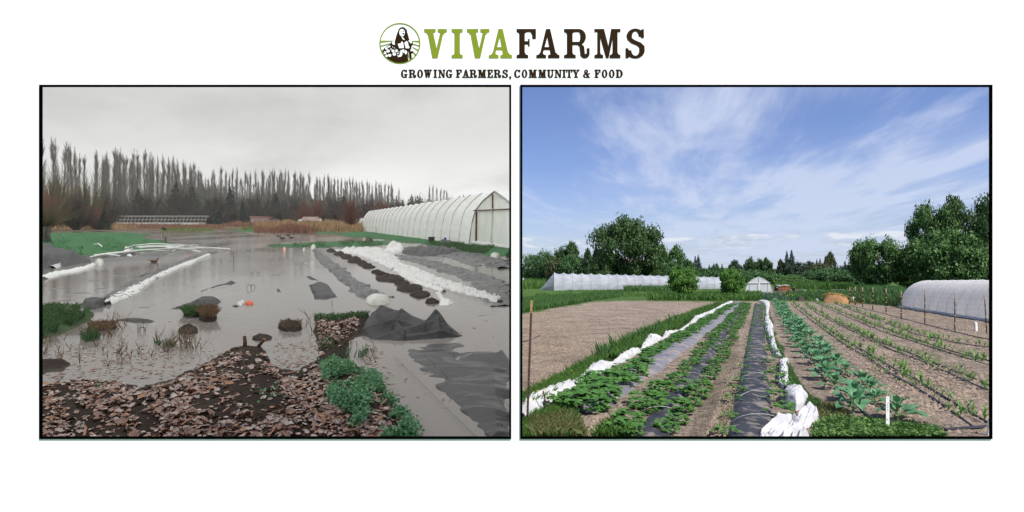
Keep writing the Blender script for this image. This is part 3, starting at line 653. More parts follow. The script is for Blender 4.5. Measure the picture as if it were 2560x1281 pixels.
stems('weed_stems', W1, m_dead, label='thin dead weed stems standing in the shallow water')
tufts('grass', [(200, 845), (240, 830), (250, 850), (215, 858)], 260, .09, .010, m_blade)
tufts('grass', [(380, 855), (440, 862), (430, 872), (390, 874)], 130, .07, .010, m_blade, clump=2)
stems('weed_stems', scatter_px([(108, 852), (240, 860), (420, 880), (300, 925), (108, 900)], 24), m_dead, h=.12)
# ---- mud mounds and tussocks
def ell(u, v, a, b, n=14, wob=.18, sd=0):
    return [(u+a*math.cos(t)*(1+wob*nz(math.cos(t), math.sin(t), 1.7, sd+u*.01)), v+b*math.sin(t)*(1+wob*nz(math.sin(t), math.cos(t), 1.9, sd+v*.01))) for t in np.linspace(0, 6.283, n, endpoint=False)]
MUDL = [(470, 828, 26, 10, .07, 'flat dark mud mound near the two cut stumps, out in the water'), (655, 846, 28, 8, .04, 'low dark mud mound just behind the two cut stumps'),
        (725, 820, 33, 11, .09, 'rounded brown mud mound left of the muddy spit'), (520, 795, 24, 13, .12, 'brown tussock of dead grass in front of the crumpled black cloth'),
        (478, 788, 22, 8, .06, 'smaller grassy tussock touching the brown tussock'), (255, 820, 40, 9, .06, 'mound tangled with dead stems before the flat black sheet'),
        (835, 836, 33, 8, .03, 'bare mud flat at the water end of the spit')]
for i, (u, v, a, b, H, lab) in enumerate(MUDL):
    o = mound('mud_mound', ell(u, v, a, b, sd=i), H, m_mud, fold=.45, fs=5, seed=i*3, label=lab, cat='mound', group='mud mounds standing out of the flood')
    n = [0, 0, 260, 900, 700, 400, 0][i]
    if n:
        p_ = np.array([Lg(q[0], q[1]) for q in scatter_px(ell(u, v, a*.95, b*.95), n)])-np.array(o.location); p_[:, 2] = H*.55
        V1, F1 = blades(p_, .09 if i in (3, 4) else .05, .008, 1.1); link('tuft', np_mesh('tuft', V1, F1, [None, None, m_dead, m_dead, m_blade, m_dead][i]), o, kind='stuff')
RIDGE = [(829, 628, 14, 4), (848, 636, 14, 4.5), (866, 643, 16, 5), (886, 650, 17, 5), (880, 655.5, 11, 2), (900, 657, 17, 2.5), (912, 663, 18, 3), (922, 669, 17, 2.6), (942, 681, 14, 2.5), (955, 687, 20, 2), (975, 697, 38, 9), (1005, 709, 20, 6), (1022, 722, 36, 10), (1050, 738, 26, 9), (1080, 756, 18, 5)]
RL = ['nearest the grass strip', 'next along from the grassy end', 'third along from the grassy end', 'ending the unbroken far stretch', 'a thin sliver beside the far stretch', 'low and long past the far stretch', 'low beside the white sheet', 'small past the low ones', 'a thin crumb before the big pair', 'a flat streak before the big pair', 'long and wide, first of the big pair', 'filling the gap between the big pair', 'widest and darkest, second of the big pair', 'close to the end of the row', 'last, beside the flapping white corner']
for i, (u, v, a, b) in enumerate(RIDGE):
    mound('soil_ridge', ell(u, v, a, b, 18, .35, i), .10 if i < 4 else .07, m_mud, fold=.4, fs=6, seed=40+i, label='piece of the broken black soil row, '+RL[i], cat='soil ridge', group='pieces of one black soil row breaking the water')
# ---- crumpled cloth
def sheet(name, outline, H, m_, peaks=(), folds=.03, fu=.01, fv=.03, nu=70, nv=46, seed=0, edge=30., sink=.03, G=Lg, crease=0.0, rim=None, **kw):
    """a sheet lying on or just under the water, humped where the peaks (u, v, height, radius u, radius v) are"""
    A = np.array(outline, float); u = np.linspace(A[:, 0].min(), A[:, 0].max(), nu); v = np.linspace(A[:, 1].min(), A[:, 1].max(), nv)
    Ug, Vg = np.meshgrid(u, v); d = poly_dist(Ug, Vg, outline); t = np.clip(d/edge, -.6, 1)
    nn = np.vectorize(lambda a, b: fbm(a*fu, b*fv, 1, seed))(Ug, Vg)
    rd = np.vectorize(lambda a, b: 1-2*abs(nz(a*fu*1.3+b*fv*.6, b*fv*.5, 1.2, seed+6)))(Ug, Vg)
    z = H*np.clip(t, 0, 1)**.6+folds*nn+crease*rd
    for pk in peaks:                 # tent poles (u, v, h, ru, rv) and tent ridges (u0, v0, h0, u1, v1, h1, ru, rv)
        if len(pk) == 5: r = np.hypot((Ug-pk[0])/pk[3], (Vg-pk[1])/pk[4])/1.7; hh = pk[2]
        else:
            ex, ey = (pk[3]-pk[0])/pk[6], (pk[4]-pk[1])/pk[7]; px_, py_ = (Ug-pk[0])/pk[6], (Vg-pk[1])/pk[7]
            tt = np.clip((px_*ex+py_*ey)/(ex*ex+ey*ey), 0, 1); r = np.hypot(px_-tt*ex, py_-tt*ey)/1.7; hh = pk[2]+(pk[5]-pk[2])*tt
        r = r*(1+.30*nn+.12*rd); z = np.maximum(z, hh*np.clip(1-r, 0, 1)**1.15+.35*z)
    z = np.where(d < 0, -.05, z*np.clip(.35+d/12, 0, 1)-sink*(1-np.clip(t, 0, 1)))
    W = np.array([G(a, b) for a, b in zip(Ug.ravel(), Vg.ravel())]); c = W.mean(0); W = W-c; W[:, 2] += z.ravel()
    inside = d.ravel() > -8; ix = np.arange(nu*nv).reshape(nv, nu); Q = np.stack([ix[:-1, :-1], ix[1:, :-1], ix[1:, 1:], ix[:-1, 1:]], -1).reshape(-1, 4)
    Q = Q[inside[Q].all(1)]
    return link(name, np_mesh(name, W, Q, m_, True), None, c, **kw)
sheet('weed_cloth', [(896, 838), (908, 812), (935, 792), (975, 786), (1030, 796), (1060, 806), (1090, 800), (1125, 815), (1165, 842), (1120, 846), (1060, 852), (1000, 856), (930, 852)], .05, m_cloth,
      [(922, 806, .15, 952, 804, .19, 30, 16), (952, 804, .20, 1004, 812, .19, 22, 15), (1004, 812, .18, 1062, 826, .12, 24, 14), (1084, 822, .24, 1096, 826, .23, 19, 17), (1090, 822, .21, 1136, 842, .07, 22, 9), (1062, 828, .11, 1090, 824, .20, 14, 9),
       (905, 836, .09, 985, 828, .16, 60, 5), (960, 848, .06, 1070, 832, .13, 60, 5), (1010, 850, .06, 1110, 842, .10, 60, 5), (985, 826, .15, 1010, 846, .08, 9, 12)], .020, .014, .040, 190, 110, 3, 22, crease=.018, label='big crumpled black weed cloth heaped up beside the muddy spit', cat='cloth')
sheet('weed_cloth', [(1000, 862), (1070, 856), (1150, 850), (1175, 868), (1150, 880), (1225, 870), (UM, 905), (UM, 1106), (1225, 1106), (1170, 1050), (1100, 985), (1045, 925), (1010, 885)], .022, m_sunk,
      [(1180, 896, .06, 1255, 898, .09, 22, 10), (1255, 898, .09, 1282, 930, .05, 22, 10), (1110, 886, .035, 1200, 884, .03, 60, 5), (1080, 925, .035, 1240, 930, .04, 60, 6), (1120, 970, .04, 1282, 985, .05, 60, 9), (1190, 1030, .04, 1282, 1045, .05, 60, 10)], .020, .007, .050, 110, 140, 8, 46, sink=.018, crease=.008, label='half sunken black weed cloth spreading along the bottom of the flood', cat='cloth')
for args in [
    ([(200, 768), (206, 756), (228, 748), (255, 750), (270, 757), (262, 770), (235, 777), (212, 776)], .10, [(235, 760, .08, 22, 9)], 'bulging black cloth at the near end of the long white strip'),
    ([(264, 800), (310, 795), (340, 792), (395, 802), (380, 810), (340, 812), (300, 806), (260, 808)], .03, [(318, 796, .04, 14, 4)], 'flat black sheet with one lifted corner, by the tangled stems'),
    ([(420, 771), (450, 765), (480, 755), (500, 745), (530, 742), (558, 754), (545, 764), (500, 770), (470, 773), (430, 776)], .07, [(515, 755, .08, 30, 8), (545, 756, .03, 12, 5)], 'crumpled black cloth island behind the brown tussock'),
    ([(488, 734), (510, 722), (545, 710), (580, 703), (597, 708), (575, 714), (540, 720), (505, 732)], .05, [(578, 708, .09, 14, 4)], 'long curved black cloth beyond the crumpled cloth island'),
    ([(343, 697), (350, 686), (370, 682), (392, 688), (398, 695), (370, 699)], .06, [(368, 690, .07, 14, 4)], 'black cloth bundle against the long white strip'),
    ([(768, 712), (800, 700), (820, 708), (850, 745), (820, 752), (785, 752), (778, 735)], .03, [(800, 722, .03, 26, 5), (815, 738, .04, 24, 5), (810, 748, .02, 20, 4)], 'rippled black film just breaking the water left of the sandbag row'),
    ([(758, 690), (775, 686), (800, 700), (812, 706), (775, 705)], .02, [], 'small scrap of grey film beyond the rippled black film'),
    ([(735, 636), (760, 634), (768, 645), (750, 652)], .02, [], 'faint scrap of grey film far out in the ruffled water'),
    ([(686, 712), (702, 722), (712, 736), (690, 734)], .02, [], 'small dark film corner right of the curved black cloth'),
    ([(385, 745), (440, 742), (450, 750), (400, 752)], .012, [], 'sunken film edge left of the crumpled cloth island')]:
    sheet('cloth_scrap', args[0], args[1], m_cloth if 'black' in args[3] else m_film, args[2], .02, .05, .12, 54, 34, len(args[3]), 8, crease=.015, label=args[3], cat='cloth', group='dark cloth scraps lying in the flood')
sheet('weed_cloth', [(60, 628), (120, 620), (160, 636), (215, 650), (235, 655), (180, 664), (108, 676), (60, 680)], .35, m_cloth, [(112, 640, .25, 30, 12)], .10, .03, .06, 60, 40, 21, 10, crease=.05, label='large grey-black tarp heap at the left edge below the lawn', cat='cloth')
sheet('cloth_scrap', [(215, 650), (260, 644), (330, 640), (380, 632), (430, 634), (400, 645), (300, 655), (230, 660)], .08, m_film, [(400, 636, .15, 30, 5)], .05, .03, .09, 60, 30, 31, 5, label='grey film spread under the white pipes', cat='cloth', group='dark cloth scraps lying in the flood')
mound('cloth_scrap', [(300, 641), (310, 631), (330, 629), (342, 636), (345, 642)], .30, mat('black and white film', (.02, .02, .022), (.6, .6, .6), 3, rough=.4, lo=.5, hi=.54), fold=.5, fs=5, seed=77, label='black and white film bundle behind the white pipes', cat='cloth', group='dark cloth scraps lying in the flood')
for u, v, a, b, lab in [(140, 722, 34, 4, 'dark film ripple under the left white strip'), (200, 734, 40, 5, 'broad dark film ripple left of the long white strip'), (170, 752, 40, 4, 'dark film ripple above the grassy left corner'), (255, 722, 26, 4, 'dark film ripple before the brown duck'), (330, 712, 22, 5, 'film ripple touching the long white strip'), (300, 690, 30, 3, 'thin film ripple between the two white strips'), (235, 702, 30, 3, 'thin film ripple below the white sack end'), (360, 770, 30, 3, 'thin film ripple above the flat black sheet'), (410, 735, 18, 2.5, 'small film ripple near the crumpled cloth island'), (470, 715, 16, 2.5, 'small film ripple left of the curved black cloth'), (560, 690, 20, 2.5, 'faint film ripple beyond the curved black cloth'), (690, 690, 20, 3, 'faint film ripple beside the bent wires'), (760, 665, 22, 3, 'faint film ripple left of the film bed'), (1210, 790, 34, 3, 'long film ripple right of the black heap'), (1000, 790, 26, 2.5, 'thin film ripple behind the black heap')]:
    sheet('cloth_scrap', ell(u, v, a, b, 16, .5, u*.1), .012, m_film, [(u-a*.3, v, .02, u+a*.4, v-b*.3, .02, a*.3, b*.3)], .014, .03, .15, 40, 14, int(u), 5, sink=.012, label=lab, cat='cloth', group='dark cloth scraps lying in the flood')
# the pale woven lines of the sunken cloth
for pts, lab in [([(985, 895), (1050, 960), (1110, 1020), (1190, 1100)], 'pale woven line on the near side of the sunken cloth'), ([(1062, 893), (1140, 965), (1210, 1030), (1281, 1088)], 'pale woven line down the middle of the sunken cloth'), ([(1125, 880), (1200, 950), (1281, 1030)], 'pale woven line on the far side of the sunken cloth')]:
    A = [Lg(*p) for p in pts]; MB().tube([p-A[0]+Vector((0, 0, .022)) for p in A], .0022, 4).build('thread', m_film, loc=A[0], label=lab, cat='thread')
# ---- mulched beds under film
BEDS = [([(985, 640, .7), (1030, 648, .9), (1080, 659, .95), (1130, 674, .95), (1180, 690, 1.0), (1230, 708, .95), (UM, 728, .9)], .026, 'grey film bed running just right of the white sheet'),
        ([(1080, 634, 1.2, .6), (1130, 642, .7), (1160, 652, .55), (1190, 665, .5, .5)], .02, 'mostly sunken grey film bed between two fuller beds'),
        ([(1020, 622, 1.6, 1.4), (1080, 626, 1.6, 1.2), (1140, 634, 1.4), (1200, 646, 1.2), (1240, 657, 1.2), (UM, 671, 1.2)], .045, 'grey film bed nearest the grass by the big white greenhouse'),
        ([(785, 622, .3), (800, 640, .4), (815, 656, .5), (845, 676, .55), (858, 690, .42), (885, 712, .5), (910, 730, .58), (945, 746, .6)], .030, 'grey film bed ending at the white sandbag'),
        ([(1170, 715, .5, .4), (1210, 730, .8), (1250, 748, .9), (UM, 765, .8)], .022, 'low grey film bed at the right edge beside the white sheet tail')]
for i, (pth, H, lab) in enumerate(BEDS):
    strip('film_bed', pth, H, m_film, n=220, na=13, wr=1.7, ws=1.5, seed=i*5, edge=.5, base=-.03, round_=.25, label=lab, cat='mulched bed', group='film covered beds in the flood')
strip('film_bed', [(265, 755, .45), (300, 738, .5), (345, 708, .5), (385, 690, .45), (430, 668, .4), (500, 640, .5), (540, 632, .3)], .07, m_film, n=120, wr=.8, ws=1.6, seed=61, label='narrow grey film bed on the left side of the long white strip', cat='mulched bed', group='film covered beds in the flood')
sheet('film_bed', [(1000, 628), (1050, 617), (1130, 622), (1180, 634), (1100, 640), (1040, 642), (1010, 636)], .16, m_cloth, [(1060, 622, .12, 40, 4), (1010, 632, .10, 25, 4)], .09, .04, .16, 80, 30, 51, 5, crease=.07, label='black crumpled film at the head of the beds beside the white heap', cat='cloth')
# ---- white row covers in the flood
strip('row_cover', [(896, 626, 2.2, 1.5), (925, 632, 1.9, 1.5), (945, 640, 1.3), (962, 650, .95), (980, 662, .65), (1005, 672, .8), (1030, 684, .75), (1062, 696, .5), (1100, 709, .48), (1140, 722, .42), (1180, 735, .30), (1215, 745, .26), (1250, 756, .12)], .07, m_rowcover, n=320, na=21, wr=1.5, ws=3.0, seed=91, edge=.45, base=-.03, label='long wide white sheet lying between the soil row and the grey bed', cat='row cover')
strip('row_cover', [(1000, 690, .1), (1030, 700, .22), (1060, 712, .25), (1090, 722, .22), (1110, 730, .1)], .05, m_rowcover, n=60, na=7, wr=.8, ws=2, seed=94, label='thin torn white strip along the near side of the wide white sheet', cat='row cover')
sheet('row_cover', [(1085, 730), (1095, 728), (1112, 745), (1143, 757), (1120, 766), (1094, 768), (1098, 750)], .05, m_rowcover, [(1100, 740, .12, 10, 6), (1110, 758, .06, 14, 5)], .03, .06, .12, 40, 30, 97, 6, label='torn white cover corner sticking up at the end of the soil row', cat='row cover')
mound('row_cover', [(958, 630), (968, 618), (990, 615), (1012, 622), (1010, 631), (985, 634)], .22, m_rowcover, fold=.8, fs=8, seed=98, label='bunched white cover heap at the far end of the wide sheet', cat='row cover')
strip('row_cover', [(268, 763, .13), (290, 748, .32), (322, 731, .36), (350, 717, .22), (385, 697, .14), (405, 688, .25), (440, 672, .20), (470, 660, .32), (490, 652, .12), (520, 639, .2)], .065, m_rowcover, n=200, na=11, wr=.8, ws=3.0, seed=101, edge=.35, label='long narrow white strip slanting away from the bulging black cloth', cat='row cover')
strip('row_cover', [(108, 698, .25), (140, 686, .35), (180, 680, .4), (215, 671, .25), (235, 663, .15)], .06, m_rowcover, n=90, na=9, wr=.8, ws=2, seed=104, label='white cover strip at the left edge below the tarp heap', cat='row cover')
strip('row_cover', [(108, 672, .7), (140, 662, .8), (175, 655, .6), (200, 649, .3)], .10, mat('dirty row cover', (.42, .42, .43), (.30, .30, .31), 2, rough=.6), n=50, na=8, wr=.5, ws=1.5, seed=107, label='dirty grey cover strip beside the tarp heap', cat='row cover')
strip('row_cover', [(105, 640, .5), (150, 643, .9), (165, 648, .3)], .18, m_rowcover, n=30, na=8, wr=.7, ws=2, seed=108, label='scrap of white cover on the tarp heap', cat='row cover')
# ---- sacks
SACKS = [(945, 753, 32, 11, .12, 'fat white sandbag at the near end of the grey film bed'), (783, 622, 7, 4, .22, 'small white sandbag at the far end of the grey film bed'), (1238, 642, 13, 4, .16, 'flat white sack on the grass below the greenhouse'), (249, 661, 13, 4, .18, 'white sack end lying near the white pipes'), (760, 624, 4, 1.6, .08, 'small white scrap of sack far out by the far sandbag')]
for i, (u, v, a, b, H, lab) in enumerate(SACKS):
    mound('sandbag', ell(u, v, a, b, 20, .1, i), H, m_sack, fold=.10, fs=4, prof=.5, seed=120+i, label=lab, cat='sandbag', group='white sacks weighing down the covers')
# ---- loose white pipes
PIPES = [((235, 648), (490, 632)), ((250, 651), (505, 630)), ((340, 622), (575, 627)), ((345, 620), (520, 625)), ((350, 626), (480, 630)), ((330, 622), (470, 623)), ((420, 637), (495, 622)), ((430, 636), (480, 622)), ((240, 646), (420, 635)), ((360, 624), (500, 634)), ((225, 654), (300, 651)), ((235, 622), (255, 627))]
PLB = ['nearest straight pipe of the pile', 'pipe just behind the nearest one', 'longest pipe, reaching furthest over the water', 'pipe lying along the top of the pile', 'pipe in the middle of the pile', 'rearmost pipe of the pile', 'steep pipe crossing the pile', 'second steep pipe crossing the pile', 'pipe running towards the tarp heap', 'pipe crossing down to the water', 'short pipe end near the white sack', 'short pipe lying alone on the lawn']
for (a, b), lab in zip(PIPES, PLB):
    A, B = Lg(*a), Lg(*b); c = (A+B)/2; o_ = rng.uniform(.04, .22)
    pts = [A+(B-A)*t-c+Vector((0, 0, o_+.12*math.sin(t*3.1)*rng.uniform(.6, 1))) for t in np.linspace(0, 1, 7)]
    MB().tube(pts, .035, 6).build('pipe', m_pvc, loc=c, label='white plastic '+lab, cat='pipe', group='white pipes dumped on the flooded bed')
# ---- stumps, stakes, small litter
def stump(u, v, h, lean, r, lab):
    c = Lg(u, v); zz = max(0, left_z(np.array([[float(u), float(v)]]))[2][0]); t = thing('cut_stump', (c.x, c.y, zz-.03), lab, 'stump', 'sawn off stems on the mud')
    top = Vector((lean*h, 0, h)); MB().tube([(0, 0, 0), Vector((lean*h*.4, .01, h*.5)), top], [r*1.2, r, r*.92], 9).build('stem', m_bark, t, True)
    MB().tube([top, top+Vector((lean*.004, 0, .004))], r*.8, 9).build('cut_face', m_cut, t)
stump(612, 874, .155, -.02, .022, 'upright sawn stem at the tip of the leafy point'); stump(641, 876, .13, .75, .022, 'leaning sawn stem beside the upright one')
stump(866, 866, .135, .05, .026, 'short dark sawn stem on the spit before the black heap')
def stake(name, u, v, h, r, m_, lab, cat, grp=None, lean=0):
    c = Lg(u, v); return MB().tube([(0, 0, -.05), (lean*h, 0, h)], r, 5).build(name, m_, loc=c, label=lab, cat=cat, group=grp)
stake('stake', 414, 609, .42, .045, m_bark, 'short dark wooden stake at the lawn edge', 'stake'); stake('stake', 584, 658, .4, .010, m_dead, 'thin bare stick standing alone in open water', 'stick')
stake('stake', 941, 588, .75, .02, m_dead, 'thin stick near the far corner of the white greenhouse', 'stick')
t = thing('field_sign', Lg(408, 606), 'little grey sign on a thin post at the lawn edge', 'sign'); MB().tube([(0, 0, 0), (0, 0, .9)], .02, 5).build('post', m_dead, t); MB().box((.05, 0, .93), (.28, .03, .16), Matrix.Rotation(.35, 3, 'Y')).build('plate', m_film, t)
m_orange = mat('orange plastic', (.55, .09, .02), (.40, .06, .015), 6, rough=.5); m_pink = mat('faded pink ball', (.62, .30, .24), rough=.5)
mound('float', ell(478, 644.5, 3.2, 1.6, 10, .05), .11, m_orange, fold=.05, prof=.5, label='orange ball beside the far end of the long white strip', cat='float'); mound('float', ell(711, 625.5, 4, 1.6, 10, .05), .16, m_pink, fold=.03, prof=.5, label='pale pink ball floating far out', cat='float')
mound('rag', [(612, 760), (620, 755), (632, 757), (634, 762), (620, 764)], .05, m_orange, fold=.4, fs=5, label='orange rag floating beside a white scrap', cat='rag')
mound('rag', [(592, 763), (600, 757), (608, 755), (612, 760), (604, 765)], .06, m_rowcover, fold=.5, fs=5, label='white scrap floating beside the orange rag', cat='rag'); mound('rag', [(580, 766), (590, 763), (598, 766), (590, 769)], .02, m_cloth, label='black scrap floating before the white scrap', cat='rag')
for i, (u, v, w, lab) in enumerate([(630, 688, .09, 'wire hoop end in the water, left of a pair'), (646, 686, .07, 'wire hoop end in the water, right of a pair'), (622, 722, .11, 'bent wire nearest the orange rag'), (632, 720, .10, 'bent wire leaning on another bent wire'), (356, 829, .08, 'small wire loop in shallow water behind the leaf bank')]):
    c = Lg(u, v); MB().tube([Vector((w*.5*math.cos(a), .02*math.sin(a*3), w*.8*math.sin(a))) for a in np.linspace(-.2, 3.4, 9)], .006, 4).build('wire', m_darkpl, loc=c, label=lab, cat='wire', group='bent wires in the flood')
# ---- ducks
def duck(u, v, s, face, m_, m2, lab):
    c = Lg(u, v); t = thing('duck', c, lab, 'duck', 'ducks on the flood', 0 if face > 0 else math.pi, s)
    bm = MB(); n = 10
    prof = [(-.27, .11, .012), (-.20, .09, .05), (-.08, .075, .085), (.06, .07, .095), (.15, .085, .075), (.19, .13, .045), (.205, .19, .034), (.225, .235, .042), (.255, .24, .038), (.285, .225, .016)]
    bm.tube([(a, 0, b) for a, b, r in prof], [r for a, b, r in prof], n); bm.build('body', m_, t, True)
    MB().tube([(.28, 0, .226), (.335, 0, .215), (.345, 0, .212)], [.014, .016, .004], 6).build('bill', m2, t)
    MB().tube([(-.27, 0, .11), (-.33, 0, .135)], [.02, .006], 5).build('tail', m2, t)
    for s_ in (-1, 1): MB().tube([(.10, .08*s_, .09), (0, .092*s_, .10), (-.18, .06*s_, .12)], [.02, .04, .008], 6).build('wing', m_, t, True)
m_duck = mat('brown duck feathers', (.13, .075, .045), (.07, .04, .025), 20, rough=.8); m_duckd = mat('dark duck feathers', (.03, .03, .028), (.09, .07, .05), 12, rough=.7); m_bill = mat('duck bill', (.12, .08, .03), rough=.5)
duck(385, 656.5, .62, 1, m_duck, m_bill, 'brown duck upright on the water before the white pipes')
for u, v, f, lab in ((697, 592, -1, 'dark duck leading a far group of four'), (706, 598, -1, 'dark duck, nearest of a far group of four'), (720, 590, 1, 'dark duck, rear of a far group of four'), (728, 596, -1, 'dark duck with head up among a far group of four')): duck(u, v, .8, f, m_duckd, m_bill, lab)

# ---- the big white greenhouse
m_poly = mat('white greenhouse film', (.86, .86, .84), (.80, .80, .78), 1.3, rough=.45, spec=.4, trans=.35, bump=.6, bscale=5, stretch=(.5, .5, 2.6))
m_polyclear = mat('dull greenhouse film', (.74, .76, .72), (.65, .68, .63), .9, rough=.4, spec=.4, trans=.4, bump=.4, bscale=4, stretch=(3, 1, .6))
m_frame = mat('dull steel hoop', (.28, .29, .28), rough=.45, metal=.3); m_timber = mat('rust brown timber', (.11, .045, .032), (.17, .08, .06), 6, rough=.75, bump=.5, bscale=20)
A0 = Vector((P(1173, 614, 36.4).x, 36.4, 0)); B0 = Vector((.0, 29.0, 0)); D = Vector((-17.3, 43.0, 0))
gh = thing('greenhouse', A0, 'big white arched greenhouse with a brown door frame at the right edge', 'greenhouse')
APEX = P(1236, 479, 34.0); HA = APEX.z
def arch(t, k, s=1.0):     # gothic arch: t 0..1 across, k 0..1 along
    e0 = A0+D*k; e1 = A0+(APEX-A0)*2.0+D*k; e1.z = 0; H_ = HA*(1-.16*k)*s
    q = abs(2*t-1)**.80; prof = float(np.interp(q, [0, .2, .45, .73, .88, .96, 1], [1, .925, .83, .67, .43, .19, 0]))
    if t < .5: tt = .5-.5*(1-(1-q))**.62 if False else t
    else: tt = t
    bul = .5*math.copysign(1, t-.5)*(abs(2*t-1)**.80)+.5
    p = e0+(e1-e0)*bul; p.z = H_*prof; return p-A0
NB, NA, sub = 21, 15, 4
ts = [i/(NA*2-2) for i in range(NA+4)]
for b in range(NB):          # one film bay between two hoops, sagging a little
    V = []; Fc = []
    for j in range(sub+1):
        k = (b+j/sub)/NB; sag = math.sin(math.pi*j/sub)
        for i, t in enumerate(ts):
            p = arch(t, k); nn = nz(b*1.3+j*.2, t*9, 1.0, 3.0)
            p = p*(1-.028*sag) + Vector((-.05*sag*(1-abs(2*t-1)), 0, .03*nn*sag)); V.append(p if p.x+A0.x < .0026*(p.y+A0.y) else Vector((.0026*(p.y+A0.y)-A0.x, p.y, p.z)))
    w = len(ts)
    for j in range(sub):
        for i in range(w-1): Fc.append((j*w+i, j*w+i+1, (j+1)*w+i+1, (j+1)*w+i))
    link('cover_panel', np_mesh('cover_panel', np.array(V), Fc, m_poly, True), gh)
    if b: MB().tube([arch(t, b/NB)*1.004+Vector((0, 0, .01)) for t in ts], .022, 4, False).build('hoop', m_frame, gh)
MB().tube([arch(t, 0)*1.003 for t in [i/24 for i in range(19)]], .05, 6, False).build('end_hoop', m_frame, gh)
# end wall: film and timber
ew = [arch(i/24, 0) for i in range(25)]; ew = [p for p in ew if p.x+A0.x < .0024*(p.y+A0.y)]
last = ew[-1]; ew2 = ew+[Vector((last.x, last.y, 0))]
link('end_film', np_mesh('end_film', np.array(ew2), [tuple(range(len(ew2)))], m_polyclear), gh)
def onwall(u, v):            # a point of the end wall's plane seen at a pixel
    n = (APEX-A0); n = Vector((n.y, -n.x, 0)).normalized(); d = P(u, v, 1.0)-Vector((0, 0, CAMZ)); o = Vector((0, 0, CAMZ))
    t = (A0-o).dot(n)/d.dot(n); return o+d*t-A0-n*.04*(1 if d.dot(n) > 0 else -1)
for a, b, w, nm in [((1193, 530), (1192, 609), .13, 'door_post'), ((1187, 527), (1283, 523), .16, 'cross_beam'), ((1233, 486), (1233, 522), .10, 'king_post'), ((1233, 527), (1229, 620), .09, 'mullion')]:
    MB().bar(onwall(*a), onwall(*b), w, .06).build(nm, m_timber if nm != 'mullion' else m_polyclear, gh)
# film of the roof slope seen beyond the gable, and the loose skirt at its foot
q = [onwall(1238, 482), onwall(1282, 486), onwall(1282, 518)]; q[1] += D*.03; q[2] += Vector((0, 0, 0))
link('roof_film', np_mesh('roof_film', np.array(q), [(0, 1, 2)], m_poly), gh)
sk = [onwall(u, 612+(u-1185)*.14) for u in range(1183, 1283, 6)]
mbk = MB(); mbk.tube([p+Vector((0, 0, .10+.05*nz(i*.9, 0, 1, 2))) for i, p in enumerate(sk)], [.13+.05*nz(i*1.3, 3, 1, 1) for i in range(len(sk))], 8); mbk.build('skirt', m_rowcover, gh, True)
# things standing before the greenhouse
t = thing('bin', Lg(1079, 606), 'square black bin before the white greenhouse', 'bin'); MB().prism([(-.17, 0), (.17, 0), (.21, .34), (-.21, .34)], -.17, .17).build('tub', m_darkpl, t); MB().box((0, 0, .355), (.46, .42, .03)).build('rim', m_darkpl, t)
t = thing('wheelbarrow', Lg(1122, 606), 'blue wheelbarrow tub among black junk before the greenhouse', 'wheelbarrow')
MB().prism([(-.24, .12), (.22, .12), (.36, .32), (-.34, .32)], -.2, .2).build('tub', mat('blue plastic', (.02, .07, .32), (.015, .05, .24), 5, rough=.4), t)
for s in (-1, 1): MB().tube([(-.4, .18*s, .10), (.3, .18*s, .12), (1.0, .2*s, .14)], .02, 5).build('handle', m_timber, t)
MB().tube([(-.42, -.04, .1), (-.42, .04, .1)], .11, 10).build('wheel', m_darkpl, t); MB().bar((.25, -.15, 0), (.25, -.15, .14), .03).build('leg', m_darkpl, t)
mound('junk_heap', [(1098, 608), (1110, 600), (1140, 602), (1165, 606), (1160, 611), (1110, 612)], .16, m_darkpl, fold=.8, fs=9, seed=130, label='low black junk under the blue wheelbarrow', cat='junk'); mound('junk_heap', [(1150, 608), (1158, 600), (1170, 598), (1172, 610)], .42, m_cloth, fold=.4, fs=5, seed=131, label='black cloth bundle against the greenhouse corner', cat='junk')
mound('compost_heap', ell(922, 605, 12, 2.4, 12), .28, mat('rotting stalks', (.03, .045, .02), (.06, .04, .025), 8, rough=.8), fold=.5, fs=6, seed=133, label='small dark heap of stalks on the wet grass', cat='heap')
mound('black_bundle', [(1098, 622), (1105, 617), (1118, 620), (1122, 626), (1105, 626)], .25, m_cloth, fold=.5, seed=134, label='black bundle on the far film beside the grass', cat='bundle')
# ---- far sheds, bare hoop house, far covers
def far_pt(u, y): return Vector(((u-CU)/F*y, y, 0))
def px_h(v, y): return CAMZ-(v-HV)/F*y
def gable_shed(u0, u1, vt, y, m_w, m_r, lab, dep=3.0, flat=True):
    a, b = far_pt(u0, y), far_pt(u1, y); w = b.x-a.x; h = px_h(vt, y); t = thing('shed', (a+b)/2, lab, 'shed')
    MB().box((0, dep/2, (h-.25)/2), (w, dep, h-.25)).build('wall', m_w, t)
    MB().prism([(-w/2-.25, h-.27), (w/2+.25, h-.37), (w/2+.25, h-.22), (-w/2-.25, h-.02)] if flat else [(-w/2-.2, h*.45), (w/2+.2, h*.45), (w/2-.1, h), (-w/2+.1, h)], -.3, dep+.3).build('roof', m_r, t)
    MB().box((w*.2, -.03, h*.36), (w*.18, .05, h*.66)).build('door', m_w, t); return t
m_shed = mat('pinkish shed boards', (.36, .27, .27), (.30, .22, .22), 3, rough=.8); m_shedr = mat('rusted shed roof', (.30, .12, .10), (.38, .20, .18), 2, rough=.7); m_glass = mat('pale shed panes', (.55, .42, .40), (.45, .34, .33), 2, rough=.4)
gable_shed(626, 669, 541, 170, m_shed, m_shedr, 'low pinkish shed with a flat roof before the poplars'); gable_shed(671, 686, 546, 172, m_shed, m_film, 'little lean-to shed beside the pinkish shed')
gable_shed(757, 787, 542.5, 150, m_shedr, m_glass, 'small red shed with a pale pitched roof among the dry reeds', flat=False)
hh = thing('hoop_house_frame', far_pt(398, 150), 'bare white hoop house frame far off before the poplars', 'hoop house'); c0 = far_pt(398, 150)
